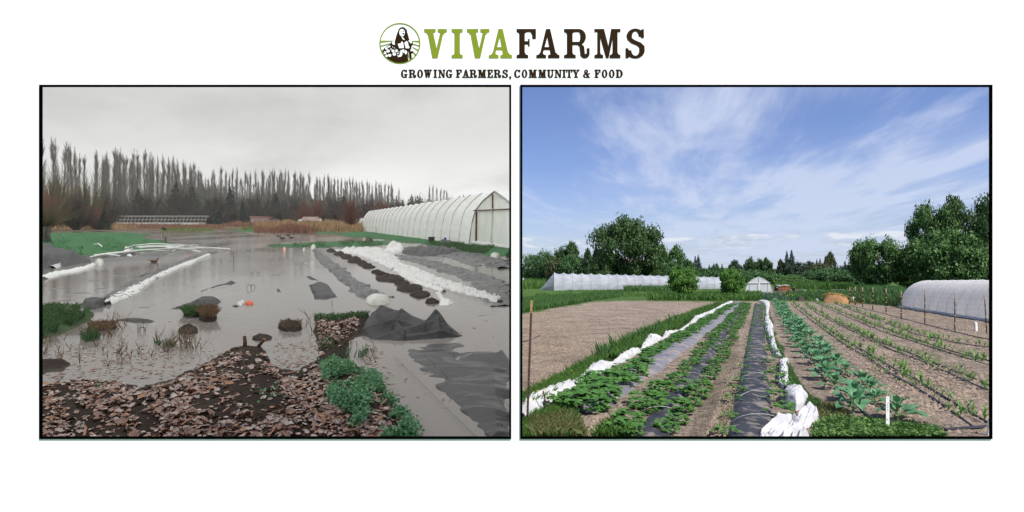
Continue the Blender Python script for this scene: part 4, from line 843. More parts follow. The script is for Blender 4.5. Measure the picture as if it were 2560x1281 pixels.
m_galv = mat('pale galvanised tube', (.55, .55, .55), rough=.45)
tops = []
for i, u in enumerate(np.linspace(281, 513, 26)):
    a = P(u, 560, 150)-c0; H_ = px_h(540.5, 150); a.z = 0
    pts = [a+Vector((.15*(1-math.cos(q)), 1.0*(1-math.cos(q)), H_*math.sin(q))) for q in np.linspace(0, math.pi/2, 8)]+[a+Vector((.15+.1*s, 1.0+.5*s, H_*(1-.12*s))) for s in (.5, 1.0)]
    tops.append(pts[7]); MB().tube(pts, .036, 4).build('hoop', m_galv, hh)
for z_ in (0, -.95): MB().tube([p+Vector((-.05*(z_ < 0), -.5*(z_ < 0), z_)) for p in tops], .04, 4).build('purlin', m_galv, hh)
MB().box((P(403, 557, 150).x-c0.x, -.3, .35), (P(518, 557, 150).x-P(299, 557, 150).x, .2, .75)).build('side_board', m_rowcover, hh)
for u0, u1, vt, y, lab in ((885, 908, 546, 130, 'short white grow tunnel far behind the reeds'), (900, 960, 541, 128, 'white grow tunnel just beyond the far end of the big greenhouse'), (743, 756, 548.5, 150, 'white dome tent left of the red shed'), (797, 802, 547, 150, 'small white tank right of the red shed')):
    a, b = far_pt(u0, y), far_pt(u1, y); r = (px_h(vt, y))/1.0; W = b.x-a.x
    MB().prism([(W/2*math.cos(q), r*math.sin(q)**.8) for q in np.linspace(0, math.pi, 14)], 0, 3).build('grow_tunnel', m_poly, loc=(a+b)/2, label=lab, cat='grow tunnel', group='far white tunnels behind the flood')
# tall dry reeds and rank weeds at the far side
def reeds(name, u0, u1, y0, y1, n, h, w, m_, seed=0, **kw):
    u = u0+(u1-u0)*rng.random(n); y = y0+(y1-y0)*rng.random(n); g = np.array([nz(a*.02, b*.08, 1, seed) for a, b in zip(u, y)])
    pts = np.stack([(u-CU)/F*y, y, np.zeros(n)], 1); V1, F1 = blades(pts, h*np.clip(1+g, .5, 1.5), w, .35); return link(name, np_mesh(name, V1, F1, m_), kind='stuff', **kw)
reeds('reeds', 640, 925, 76, 110, 7500, .85, .16, m_straw, 3, label='tall dry golden reeds at the far side of the flood'); reeds('dock_stems', 635, 790, 70, 80, 3000, .6, .13, m_rust, 5, label='rust coloured dead stems before the reeds')
reeds('dock_stems', 100, 560, 95, 135, 4200, .55, .22, m_rust, 8); reeds('reeds', 100, 340, 90, 140, 1600, .6, .25, m_straw, 9); reeds('dock_stems', 560, 900, 120, 165, 2600, .8, .25, m_rust, 12)
# ---- bare trees beyond the flood
m_twig = mat('bare poplar twig', (.25, .225, .205), (.15, .135, .122), island=True, rough=.9); m_trunk = mat('poplar trunk', (.07, .062, .055), (.12, .11, .10), 2, rough=.9)
m_redtwig = mat('red brown twigs', (.20, .075, .052), (.13, .062, .046), island=True, rough=.9); m_greytwig = mat('grey brown twigs', (.085, .068, .058), (.058, .052, .044), island=True, rough=.9)
m_greentwig = mat('mossy green twigs', (.10, .10, .05), (.13, .10, .06), island=True, rough=.9); m_ivy = mat('dark evergreen', (.012, .028, .018), (.022, .042, .028), island=True, rough=.8)
def slivers(P0, P1, w):
    """thin twigs: one long triangle each"""
    P0 = np.asarray(P0); P1 = np.asarray(P1); n = len(P0); d = P1-P0; r = rng.normal(size=(n, 3)); s = np.cross(d, r); s /= (np.linalg.norm(s, axis=1, keepdims=True)+1e-9)
    w = np.broadcast_to(w, n)[:, None]; V = np.stack([P0-s*w/2, P0+s*w/2, P1], 1); return V.reshape(-1, 3), np.arange(n*3).reshape(n, 3)
def poplar(seed):
    r = np.random.default_rng(seed); H = 1.0; nb = 60
    hb = r.uniform(.06, .86, nb); a = r.random(nb)*6.283; L = r.uniform(.16, .34, nb)*(1.04-hb)**.85; an = r.uniform(.10, .34, nb)
    wob = lambda h: np.stack([.006*np.sin(h*9+seed), .006*np.cos(h*7+seed*2), h], -1)
    B0 = wob(hb); B1 = B0+np.stack([np.cos(a)*np.sin(an)*L, np.sin(a)*np.sin(an)*L, np.cos(an)*L], 1)
    nt = 3400; i = r.integers(0, nb, nt); t = r.random(nt); Q0 = B0[i]*(1-t[:, None])+B1[i]*t[:, None]; aa = a[i]+r.normal(size=nt)*.9; al = r.uniform(.05, .45, nt); LL = r.uniform(.03, .085, nt)
    Q1 = Q0+np.stack([np.cos(aa)*np.sin(al)*LL, np.sin(aa)*np.sin(al)*LL, np.cos(al)*LL], 1)
    nl = 160; hl = r.uniform(.72, .97, nl); Q2 = wob(hl); a2 = r.random(nl)*6.283; Q3 = Q2+np.stack([np.cos(a2)*.016, np.sin(a2)*.016, r.uniform(.03, .06, nl)], 1)
    nd = 900; hd = r.uniform(.02, .35, nd); Q4 = wob(hd); a3 = r.random(nd)*6.283; l3 = r.uniform(.02, .07, nd); Q5 = Q4+np.stack([np.cos(a3)*l3*.7, np.sin(a3)*l3*.7, l3], 1)
    V1, F1 = slivers(np.concatenate([B0, Q0, Q2, Q4]), np.concatenate([B1, Q1, Q3, Q5]), np.concatenate([np.full(nb, .0021), np.full(nt, .00115), np.full(nl, .0011), np.full(nd, .0017)]))
    tr = MB(); hs = np.linspace(0, 1, 8); tr.tube([tuple(wob(np.array(h))) for h in hs], [.0062*(1-h)**.8+.0009 for h in hs], 6)
    return np_mesh('twigs', V1, F1, m_twig), tr.mesh('trunk', m_trunk, True)
POP = [poplar(s) for s in range(7)]
pops = []
for u, vt in [(106, 345), (137, 341), (146, 346), (158, 352), (168, 360), (180, 358), (189, 365), (197, 382), (211, 385), (237, 372), (242, 376), (257, 392), (268, 375), (280, 366), (296, 372), (303, 368), (313, 385), (327, 370), (341, 374), (359, 371), (373, 378), (383, 380), (396, 386), (404, 384), (419, 388), (432, 386), (447, 395), (457, 397), (468, 404), (475, 405), (486, 402), (497, 416), (530, 424), (536, 419), (553, 414), (566, 424), (584, 418), (592, 414), (613, 424), (623, 428), (637, 421), (651, 422), (661, 424)]: pops.append((u, vt))
u = 672.0
while u < 990:
    if not 776 < u < 790: pops.append((u, np.interp(u, [670, 720, 780, 850, 990], [424, 421, 432, 440, 459])+rng.uniform(-4, 7)))
    u += rng.uniform(5.5, 9.5)
pops += [(u, v) for u, v in ((1075, 462), (1083, 460), (1092, 466), (1101, 469), (1110, 472), (1117, 474), (1150, 486), (1158, 484), (1168, 488), (1160, 487), (1175, 490), (1185, 492), (1195, 493), (1205, 496), (1212, 494))]
far_n = 0; PL = 'tall bare grey poplar in the long row beyond the flood'
for k, (u, vt) in enumerate(pops):
    y = 150+max(0, u-100)*.22+rng.uniform(0, 6); H = px_h(vt, y); x = (u-CU)/F*y; lab = 'bare grey poplar, %s from the left end of the long row beyond the flood' % nth(k-10)
    if k < 10: lab = 'tall bare grey poplar, %s from the left in the leading clump' % nth(k)
    elif u > 1060: far_n += 1; lab = 'distant bare poplar, %s from the left over the greenhouse roof' % nth(far_n-1)
    o = thing('poplar_tree', (x, y, 0), lab, 'tree', 'bare poplars of the leading clump' if k < 10 else ('distant poplars over the greenhouse' if u > 1060 else 'bare poplars in a row beyond the flood'), rng.random()*6.28, (H*rng.uniform(.8, 1.15), H*.95, H))
    o.rotation_euler[0] = rng.normal()*.022; o.rotation_euler[1] = rng.normal()*.022; tw, tr = POP[rng.integers(7)]; link('twigs', tw, o); link('trunk', tr, o)
back_n = 0
u = 255.0
while u < 1000:
    vt = np.interp(u, [250, 330, 400, 480, 540, 620, 720, 780, 850, 1000], [392, 392, 402, 420, 438, 440, 436, 446, 454, 472])+rng.uniform(-6, 16); y = 200+(u-250)*.2+rng.uniform(0, 14); H = px_h(vt, y); back_n += 1
    o = thing('poplar_tree', ((u-CU)/F*y, y, 0), 'bare grey poplar of the rear row, %s from its left end' % nth(back_n-1), 'tree', 'bare poplars of the rear row', rng.random()*6.28, (H*rng.uniform(.8, 1.2), H*.95, H)); o.rotation_euler[0] = rng.normal()*.022; o.rotation_euler[1] = rng.normal()*.022; tw, tr = POP[rng.integers(7)]; link('twigs', tw, o); link('trunk', tr, o)
    u += rng.uniform(6, 12)
def bush_mesh(seed, n, flare=1.15, dome=.95):
    """twiggy crown of unit radius and height, growing from its base"""
    r = np.random.default_rng(seed); nb = 70; th = r.random(nb)*6.283; el = r.uniform(.35, 1.5, nb); L = r.uniform(.5, .95, nb)
    d = np.stack([np.cos(th)*np.cos(el)*flare, np.sin(th)*np.cos(el)*flare, np.sin(el)*dome], 1); B0 = np.zeros((nb, 3)); B0[:, :2] = r.normal(size=(nb, 2))*.05; B1 = d*L[:, None]
    i = r.integers(0, nb, n); t = r.uniform(.25, 1, n); Q0 = B0[i]*(1-t[:, None])+B1[i]*t[:, None]; dd = d[i]+r.normal(size=(n, 3))*.55; dd[:, 2] += .35; Q1 = Q0+dd*r.uniform(.08, .24, n)[:, None]
    Q1[:, 2] = np.maximum(Q1[:, 2], .01); return slivers(np.concatenate([B0, Q0]), np.concatenate([B1, Q1]), np.concatenate([np.full(nb, .03), np.full(n, .012)]))
BM = {}
def bush(name, u, y, vt, wpx, mk, lab, cat='bush', grp=None, n=3600, vb=None, flare=1.15):
    key = (mk.name, rng.integers(2), n, flare)
    if key not in BM: BM[key] = np_mesh('twigs', *bush_mesh(len(BM)+5, n, flare), mk)
    H = px_h(vt, y); o = thing(name, ((u-CU)/F*y, y, 0), lab, cat, grp, rng.random()*6.28, (wpx/F*y/2, wpx/F*y/2, H)); link('twigs', BM[key], o)
    s_ = MB(); [s_.tube([(0, 0, 0), (math.cos(q)*.12, math.sin(q)*.12, .28)], [.025, .012], 5) for q in (0, 2.1, 4.2)]; s_.build('stems', m_trunk, o); return o
for u, y, vt, w, mk, lab in [(140, 95, 424, 130, m_greentwig, 'mossy green bare tree filling the left edge below the tall poplars'), (210, 105, 446, 130, m_greentwig, 'wide mossy bare tree beside the leading poplars'), (190, 85, 480, 120, m_greytwig, 'brown twiggy tree before the mossy trees'), (265, 120, 470, 90, m_greytwig, 'grey brown bare tree left of the hoop house'), (115, 80, 470, 90, m_redtwig, 'reddish bare tree at the left edge behind the pollard'), (240, 90, 512, 80, m_redtwig, 'low reddish bush left of the small dark conifer'), (310, 172, 505, 80, m_greytwig, 'grey brown thicket behind the hoop house frame'),
                             (762, 156, 502, 52, m_redtwig, 'red brown bare bush behind the red shed'), (796, 157, 497, 50, m_redtwig, 'red brown bare bush right of the red shed'), (878, 112, 490, 62, m_redtwig, 'tallest round red brown bush behind the reeds'), (960, 118, 502, 95, m_redtwig, 'wide red brown bush above the far end of the greenhouse'), (1065, 118, 498, 80, m_redtwig, 'red brown bush over the greenhouse roof'), (1110, 120, 500, 60, m_redtwig, 'red brown bush furthest along the greenhouse roof'),
                             (420, 172, 520, 120, m_greytwig, 'brown thicket directly behind the hoop house'), (500, 172, 518, 110, m_greytwig, 'brown thicket right of the hoop house'), (580, 178, 522, 100, m_greytwig, 'brown thicket left of the pinkish shed'), (700, 180, 516, 110, m_greytwig, 'brown thicket right of the pinkish shed'), (640, 182, 520, 90, m_greytwig, 'brown thicket behind the pinkish shed'), (840, 176, 515, 90, m_greytwig, 'brown thicket left of the tall round red bush'), (1000, 150, 510, 100, m_greytwig, 'brown thicket over the middle of the greenhouse'),
                             (365, 178, 478, 130, m_greytwig, 'dark thicket between the poplar trunks behind the hoop house, left part'), (455, 182, 470, 140, m_greytwig, 'dark thicket between the poplar trunks behind the hoop house, right part'), (545, 190, 482, 130, m_greytwig, 'dark thicket among poplar trunks left of the shed'), (640, 200, 486, 140, m_greytwig, 'tall thicket among poplar trunks above the pinkish shed'), (735, 205, 488, 130, m_greytwig, 'tall thicket among poplar trunks above the red shed'), (830, 210, 490, 140, m_greytwig, 'tall thicket among poplar trunks before the round red bush'), (925, 215, 492, 130, m_greytwig, 'tall thicket among poplar trunks above the dry reeds'), (1000, 220, 496, 110, m_greytwig, 'tall thicket at the right end of the poplar row'), (1150, 150, 506, 90, m_greytwig, 'brown thicket over the near part of the greenhouse'), (1040, 235, 490, 80, m_greytwig, 'grey thicket over the far half of the greenhouse roof'), (1125, 240, 492, 90, m_greytwig, 'grey thicket between red bushes and near roof of the greenhouse'), (1190, 240, 497, 80, m_greytwig, 'grey thicket just left of the greenhouse gable'), (1222, 242, 502, 50, m_greytwig, 'small grey thicket touching the greenhouse gable')]:
    bush('bare_tree', u, y, vt, w, mk, lab, 'bare tree', 'bare bushes and trees beyond the flood')
pol = thing('pollard_willow', Lg(113, 607), 'pollard willow with a fan of thin shoots at the left edge of the lawn', 'tree')
yp = pol.location.y; hp = px_h(566, yp); tm = MB()
for k in range(5): a = k*1.25; tm.tube([(math.cos(a)*.28, math.sin(a)*.28, 0), (math.cos(a)*.2, math.sin(a)*.15, hp*.5), (math.cos(a)*.3, math.sin(a)*.2, hp)], [.14, .11, .12], 7)
tm.build('trunk', m_trunk, pol, True)
n = 420; th = rng.random(n)*6.283; el = rng.uniform(.35, 1.5, n); L = rng.uniform(1.4, 3.4, n); d = np.stack([np.cos(th)*np.cos(el), np.sin(th)*np.cos(el), np.sin(el)], 1); Q0 = np.stack([np.cos(th)*.25, np.sin(th)*.25, np.full(n, hp)], 1)
link('shoots', np_mesh('shoots', *slivers(Q0, Q0+d*L[:, None], .03), m_greentwig), pol)
# conifers
def conifer_mesh(seed, n=2600, slim=1.0):
    r = np.random.default_rng(seed); h = 1-np.sqrt(r.random(n))*.98; a = r.random(n)*6.283; lay = np.floor(h*16)/16; rad = (1-h)*.26*slim*(.55+.45*r.random(n))*(1+.35*np.sin(a*3+lay*40)); rad *= (.75+.25*(1-(h*16-np.floor(h*16))))
    C = np.stack([np.cos(a)*rad, np.sin(a)*rad, h-.10*rad], 1); N = np.stack([np.cos(a)*.4, np.sin(a)*.4, np.ones(n)], 1)+r.normal(size=(n, 3))*.4
    return leaf_quads(C, N, .05, .45, -.2)
CON = [np_mesh('needles', *conifer_mesh(s, 2400, 1+.25*(s % 2)), m_ivy) for s in range(3)]
def conifer(u, y, vt, vb_z, slim, lab, grp, mesh=None):
    z0 = vb_z; H = px_h(vt, y)-z0; o = thing('conifer', ((u-CU)/F*y, y, z0), lab, 'tree', grp, rng.random()*6, (H*slim, H*slim, H)); link('needles', mesh or CON[rng.integers(3)], o); MB().tube([(0, 0, 0), (0, 0, .6)], [.022, .008], 6).build('trunk', m_trunk, o)
for u, y, vt, s, lab in [(260, 88, 514, 1.0, 'small dark conifer left of the hoop house'), (810, 125, 527, 1.1, 'small dark conifer between red bush and tall round red bush'), (606, 176, 500, 1.0, 'dark conifer among the poplars left of the shed'), (520, 176, 498, 1.5, 'dark broad conifer right of the hoop house'), (545, 170, 510, 1.2, 'low dark conifer among poplars'), (345, 185, 470, 1.3, 'dark conifer behind the left part of the hoop house'), (440, 190, 452, 1.4, 'tall dark conifer behind the hoop house'), (480, 188, 462, 1.3, 'dark conifer behind the right part of the hoop house'), (575, 195, 466, 1.3, 'tall dark conifer left of the shed poplars'), (690, 205, 480, 1.4, 'dark conifer among poplars right of the shed'), (860, 215, 486, 1.4, 'dark conifer among poplars behind the tall round bush')]: conifer(u, y, vt, 0, s, lab, 'dark conifers before the poplars')
# the wooded hill behind: a far wood that reads as one mass
hv = [(100, 520), (250, 500), (340, 480), (420, 455), (500, 440), (560, 455), (620, 470), (700, 455), (790, 470), (900, 480), (1000, 486), (1040, 480), (1080, 490), (1140, 494), (1200, 500), (1260, 512), (1283, 516)]
yh = 430.0; V = []; us = np.linspace(-380, UM, 60)
top = np.interp(us, [-380]+[a for a, b in hv], [520]+[b for a, b in hv])
for j, f in enumerate((0, .5, 1.0)):
    for a, b in zip(us, top): yy = yh+f*40; V.append(((a-CU)/F*yy, yy, (px_h(b+30, yy))*f))
w = len(us); Fc = [(j*w+i, j*w+i+1, (j+1)*w+i+1, (j+1)*w+i) for j in range(2) for i in range(w-1)]
link('hill', np_mesh('hill', np.array(V), Fc, m_ivy, True), kind='structure', label='wooded hill behind the poplars')
Vs, Fs, b = [], [], 0
for k in range(620):
    a = rng.uniform(60, UM-6); f = rng.random(); yy = yh-6+f*50; zt_ = px_h(np.interp(a, [p[0] for p in hv], [p[1] for p in hv])+rng.uniform(-4, 24)+(1-f)*34, yy); Ht = rng.uniform(9, 17)
    v, fc = conifer_mesh(k % 9, 150, 1.0); v = v.copy(); c_ = v.reshape(-1, 4, 3).mean(1, keepdims=True); v = (c_+(v.reshape(-1, 4, 3)-c_)*2.6).reshape(-1, 3)
    v = v*np.array([Ht, Ht, Ht])+np.array([(a-CU)/F*yy, yy, zt_-Ht]); Vs.append(v); Fs.append(fc+b); b += len(v)
link('far_wood', np_mesh('far_wood', np.concatenate(Vs), np.concatenate(Fs), m_ivy), kind='stuff', label='dark conifer wood on the misty hill behind the poplars')
# ---- the wet winter air over the flooded field
def haze_box(name, kx, y0, y1, xl, z0, z1, dens, col, lab):
    V = [(xl, y0, z0), (kx*y0, y0, z0), (kx*y1, y1, z0), (xl, y1, z0), (xl, y0, z1), (kx*y0, y0, z1), (kx*y1, y1, z1), (xl, y1, z1)]
    m = bpy.data.materials.new('haze'); m.use_nodes = True; T = NT(m.node_tree)
    v = T.n('ShaderNodeVolumePrincipled', i_Color=col+(1,), i_Density=dens, i_Anisotropy=.2); T.link(v.outputs[0], T.n('ShaderNodeOutputMaterial').inputs[1])
    return link(name, np_mesh(name, np.array(V, float), [(0, 3, 2, 1), (4, 5, 6, 7), (0, 1, 5, 4), (1, 2, 6, 5), (2, 3, 7, 6), (3, 0, 4, 7)], m), kind='stuff', label=lab)
haze_box('haze', .00295, 3.3, 500, -520, -1.2, 75, 0.00028, (.96, .97, .98), 'thin wet mist over the flooded field')

# nothing of the flooded place reaches beyond its boundary
def clamp_side(k, sign):
    bpy.context.view_layer.update()
    for o in list(COL.objects):
        if o.type != 'MESH' or o.name.startswith(('sky', 'haze')) or o.data.users > 1: continue
        r = o
        while r.parent: r = r.parent
        if r.name.split('.')[0] in ('display_wall', 'window_frame', 'wordmark', 'tagline', 'emblem') or o.get('side'): continue
        o['side'] = 1; me = o.data; n = len(me.vertices); co = np.empty(n*3, np.float32); me.vertices.foreach_get('co', co); co = co.reshape(-1, 3)
        M_ = np.array(o.matrix_world); W = co @ M_[:3, :3].T+M_[:3, 3]; lim = k*W[:, 1]; bad = (W[:, 0]-lim)*sign > 0
        if bad.any() and (W[:, 1] > 3.2).all():
            W[bad, 0] = lim[bad]; I = np.linalg.inv(M_); co = W @ I[:3, :3].T+I[:3, 3]; me.vertices.foreach_set('co', co.astype(np.float32).reshape(-1)); me.update()
clamp_side(.0027, 1)
# ================================================================ THE SUNNY FIELD (right opening)
UL = 1297.5
m_leaf = mat('strawberry leaf', (.045, .130, .026), (.100, .230, .045), island=True, rough=.5, trans=.30)
m_kale = mat('blue green kale leaf', (.056, .170, .075), (.115, .260, .125), island=True, rough=.5, trans=.2)
m_corn = mat('corn seedling', (.06, .17, .025), (.12, .26, .05), island=True, rough=.5, trans=.3)
m_grass = mat('summer grass', (.050, .125, .026), (.110, .215, .045), island=True, rough=.6, trans=.3)
m_grassd = mat('deep green weeds', (.045, .115, .030), (.090, .185, .052), island=True, rough=.6, trans=.25)
m_grassy = mat('bleached grass', (.17, .16, .07), (.10, .13, .04), island=True, rough=.8, trans=.2)
m_fabric = mat('black ground fabric', (.016, .017, .021), (.032, .033, .038), 2.5, rough=.6, spec=.35, bump=.5, bscale=16, c3=(.17, .145, .12), s3=5.0)
m_greyfilm = mat('sun faded grey film', (.115, .110, .125), (.17, .16, .17), 3, rough=.45, spec=.4, bump=.4, bscale=12, c3=(.23, .19, .15), s3=3.0)
m_cover = mat('white frost cloth', (.50, .50, .51), (.40, .40, .41), 4, rough=.9, trans=.1, bump=1, bscale=16)
m_drip = mat('black drip hose', (.012, .012, .014), rough=.4, spec=.5)
m_tunnel = mat('white tunnel film', (.44, .46, .50), (.34, .36, .40), 1.2, rough=.65, spec=.15, trans=.35, bump=.6, bscale=4, stretch=(.6, .6, 2.4))
m_net = mat('grey white tunnel cloth', (.86, .86, .85), (.78, .78, .77), .8, rough=.6, trans=.62, bump=.8, bscale=5, stretch=(.8, 1.4, .8))
m_wire = mat('thin galvanised wire', (.30, .31, .32), rough=.5, metal=.3)
SOIL = (.345, .275, .215)
ZONES = [
    ([(1200, 640), (3000, 640), (3000, 772), (2300, 771), (2240, 768), (2130, 757.5), (1905, 753), (1835, 753), (1790, 757), (1600, 752.5), (1490, 754), (1400, 770), (1306, 786), (1200, 800)], (.075, .150, .035)),
    ([(2230, 770), (2300, 776), (2500, 800), (3000, 820), (3000, 760), (2500, 760), (2300, 762)], SOIL),
    ([(1880, 722), (1990, 722), (2010, 730), (1990, 736), (1935, 737)], (.17, .125, .085)),
    ([(2100, 752), (2170, 756), (2180, 762), (2110, 759)], (.26, .16, .08)),
    ([(1290, 1010), (1330, 990), (1420, 940), (1500, 893), (1620, 830), (1740, 778), (1800, 757), (1832, 757), (1790, 778), (1680, 838), (1560, 905), (1450, 968), (1340, 1040), (1290, 1060)], (.045, .085, .024)),
    ([(1290, 1052), (1340, 1035), (1420, 1022), (1450, 1045), (1465, 1110), (1290, 1110)], (.060, .085, .030)),
    ([(1926, 775), (1936, 830), (1960, 900), (1985, 950), (2005, 985), (2060, 1020), (2080, 1055), (2240, 1066), (2340, 1076), (2365, 1110), (2030, 1110), (2030, 1050), (1985, 1000), (1962, 940), (1935, 860), (1920, 790)], (.050, .100, .028)),
    ([(1825, 840), (1850, 840), (1840, 900), (1800, 1000), (1750, 1110), (1700, 1110), (1760, 1000), (1800, 900)], (.25, .20, .15)),
]
def right_ground(U, Vv):
    y = F*CAMZ/(Vv-690); x = (U-CU)/F*y; col = np.zeros(U.shape+(3,)); col[:] = SOIL
    n = np.vectorize(lambda a, b: fbm(a, b, .9, 8.0))(x, y*.6)
    for poly, c in ZONES:
        d = poly_dist(U, Vv, poly)+n*9*np.clip((Vv-690)/150, .12, 1.6); t = np.clip(d/4+.5, 0, 1)[..., None]; col = col*(1-t)+np.array(c)*t
    z = -SL*y+.022*n+.014*np.vectorize(lambda a, b: nz(a, b, 5.5, 4.0))(x, y)
    return x, y, z, col
rows = 690+np.geomspace(4.0, 425, 230)[::-1]; cols = np.r_[np.linspace(UL, 2500, 300), np.linspace(2530, 3300, 20)]
U, Vv = np.meshgrid(cols, rows); X, Y, Z, C = right_ground(U, Vv)
nr, nc = U.shape; idx = np.arange(nr*nc).reshape(nr, nc); Fq = np.stack([idx[:-1, :-1], idx[:-1, 1:], idx[1:, 1:], idx[1:, :-1]], -1).reshape(-1, 4)
m_soil = tone_mat("sunny field soil", .95, 26, spec=.1, vary=.68, sc=10.0, dist=.15)
ground2 = link('field', np_mesh('sunny_field', np.stack([X, Y, Z], -1).reshape(-1, 3), Fq, m_soil, True, np.concatenate([C, np.ones(C.shape[:2]+(1,))], -1)), kind='structure', label='dry pale soil of the sunny vegetable field running out to grass')
# the ground this side of the wall and beneath its foot
gv = [(-14, -14, -.34), (14, -14, -.34), (14, 3.15, -.34), (-14, 3.15, -.34)]
link('ground', np_mesh('forecourt', np.array(gv), [(0, 1, 2, 3)], m_grass), kind='structure', label='grass in front of the display wall')
def wpx(pts):                       # widths given in picture pixels -> metres at that place
    return [(p[0], p[1], p[2]/F*(F*CAMZ/(p[1]-690)), *(p[3:])) for p in pts]
# clods and stones
def clods(n, poly, s0, s1, m_, name, G=Rg, **kw):
    uv = scatter_px(poly, n); pts = np.array([G(u, v) for u, v in uv]); base = np.array([(1, 0, 0), (0, 1, 0), (-1, 0, 0), (0, -1, 0), (0, 0, 1), (0, 0, -.4)], float); f = np.array([(0, 1, 4), (1, 2, 4), (2, 3, 4), (3, 0, 4)])
    s = np.exp(rng.uniform(math.log(s0), math.log(s1), n))[:, None, None]; V = base[None]*(.6+.8*rng.random((n, 6, 3)))*s*np.array([1, 1, .75]); a = rng.random(n)*6.28; ca, sa = np.cos(a)[:, None], np.sin(a)[:, None]
    V = np.stack([V[..., 0]*ca-V[..., 1]*sa, V[..., 0]*sa+V[..., 1]*ca, V[..., 2]], -1)+pts[:, None]
    return link(name, np_mesh(name, V.reshape(-1, 3), (f[None]+(np.arange(n)*6)[:, None, None]).reshape(-1, 3), m_), kind='stuff', **kw)
m_clod = mat('dry soil clod', (.28, .22, .175), (.165, .125, .095), island=True, rough=1, spec=.05)
clods(5200, [(1950, 790), (2470, 860), (2474, 1090), (2340, 1080), (2080, 1000), (1975, 850)], .007, .042, m_clod, 'clods', label='small clods and stones on the dry soil')
clods(3800, [(1306, 790), (1480, 757), (1780, 760), (1500, 900), (1306, 1000)], .008, .030, m_clod, 'clods')
clods(2200, [(1600, 930), (1720, 850), (1850, 760), (1862, 765), (1800, 860), (1740, 940), (1640, 1000), (1480, 1095), (1440, 1080)], .006, .028, m_clod, 'clods')
clods(1400, [(1760, 1095), (1850, 860), (1875, 770), (1880, 780), (1850, 950), (1825, 1095)], .006, .02, m_clod, 'clods')
clods(2600, [(1930, 757), (2250, 770), (2474, 835), (2474, 860), (2000, 800)], .010, .035, m_clod, 'clods')
# ---- ground films
strip('ground_fabric', wpx([(1874, 1112, 106), (1882, 1000, 84), (1889, 900, 54), (1893, 830, 36), (1896, 762, 18)]), .05, m_fabric, G=Rg, n=150, na=9, wr=.25, ws=1.2, edge=.06, base=.0, seed=201, round_=.35, label='broad black ground fabric down the middle strawberry row', cat='ground fabric')
strip('mulch_film', wpx([(1458, 1034, 50, .3), (1480, 1018, 74), (1522, 985, 86), (1612, 925, 74), (1698, 866, 56), (1774, 814, 38), (1848, 757, 20)]), .07, m_greyfilm, G=Rg, n=150, na=9, wr=.3, ws=1.3, edge=.15, base=.0, seed=204, round_=.35, label='faded grey film under the strawberry bed beside the left white cloth', cat='mulch film')
strip('mulch_film', wpx([(1618, 1115, 90), (1667, 1025, 62), (1716, 960, 48), (1756, 913, 36), (1796, 852, 26), (1830, 803, 18), (1864, 760, 10)]), .05, m_fabric, G=Rg, n=150, na=9, wr=.4, ws=1.4, edge=.25, base=.0, seed=207, round_=.35, label='torn black film between the two lush strawberry lines', cat='mulch film')
# ---- white row covers
def cover(name, pts, H, lab, seed, n=130, wr=.55): return strip(name, wpx([(p[0], p[1], p[2]*.82, *p[3:]) for p in pts]), H, m_cover, G=Rg, n=n, na=17, wr=wr*.8, ws=3.0, seed=seed, edge=.30, base=-.01, round_=.55, lf=(.45, 3.2), label=lab, cat='row cover')
cover('row_cover', [(1306, 1054, 20, .6), (1318, 1036, 55), (1340, 1012, 66), (1375, 997, 62), (1415, 983, 66, 1.1), (1440, 966, 40, .7), (1468, 957, 42), (1484, 936, 60, 1.1), (1508, 921, 44), (1532, 914, 14, .4), (1556, 902, 26), (1585, 886, 22), (1603, 878, 8, .3), (1618, 866, 26, 1.0), (1632, 852, 40, 1.3), (1652, 850, 16, .7), (1658, 850, 8, .4), (1668, 840, 22), (1700, 831, 12, .5), (1725, 818, 12), (1742, 800, 16, 1.1), (1770, 788, 12), (1790, 775, 8, .6), (1806, 768, 10), (1828, 757, 12, .8)], .11, 'long twisted white frost cloth along the grass on the left side', 301, 260)
cover('row_cover', [(1902, 756, 18, 1.3), (1914, 757, 22, 1.5), (1918, 770, 12), (1917, 784, 8, .6), (1918, 800, 14), (1921, 814, 26, 1.2), (1924, 830, 22), (1929, 850, 18), (1934, 874, 22), (1944, 890, 18, .7), (1956, 894, 8, .3)], .085, 'far length of twisted white cloth right of the black fabric', 305, 130)
cover('row_cover', [(1966, 902, 16, .5), (1957, 912, 24, .9), (1960, 932, 26), (1957, 956, 32, .9), (1966, 975, 20, .5)], .10, 'middle length of twisted white cloth before the domed piece', 309, 70)
mound('row_cover', [(1952, 1000), (1960, 990), (1985, 986), (2010, 992), (2022, 1006), (2014, 1020), (1992, 1028), (1964, 1018)], .20, m_cover, fold=.10, fs=8, prof=.5, G=Rg, seed=312, rings=16, nseg=64, label='domed piece of white cloth held up by a wire hoop', cat='row cover')
sheet('row_cover', [(1976, 1066), (1990, 1048), (2008, 1036), (2030, 1030), (2046, 1034), (2050, 1050), (2036, 1062), (2012, 1072), (1990, 1074)], .06, m_cover, [(1992, 1052, 0.086, 2020, 1036, 0.144, 12, 9), (2020, 1038, 0.137, 2042, 1044, 0.094, 10, 9), (2004, 1060, 0.094, 2034, 1056, 0.072, 9, 6), (1984, 1062, 0.058, 2004, 1064, 0.086, 8, 6)], .03, .05, .06, 70, 60, 315, 7, sink=.0, crease=.03, G=Rg, label='small bunched white cloth just below the domed piece', cat='row cover')
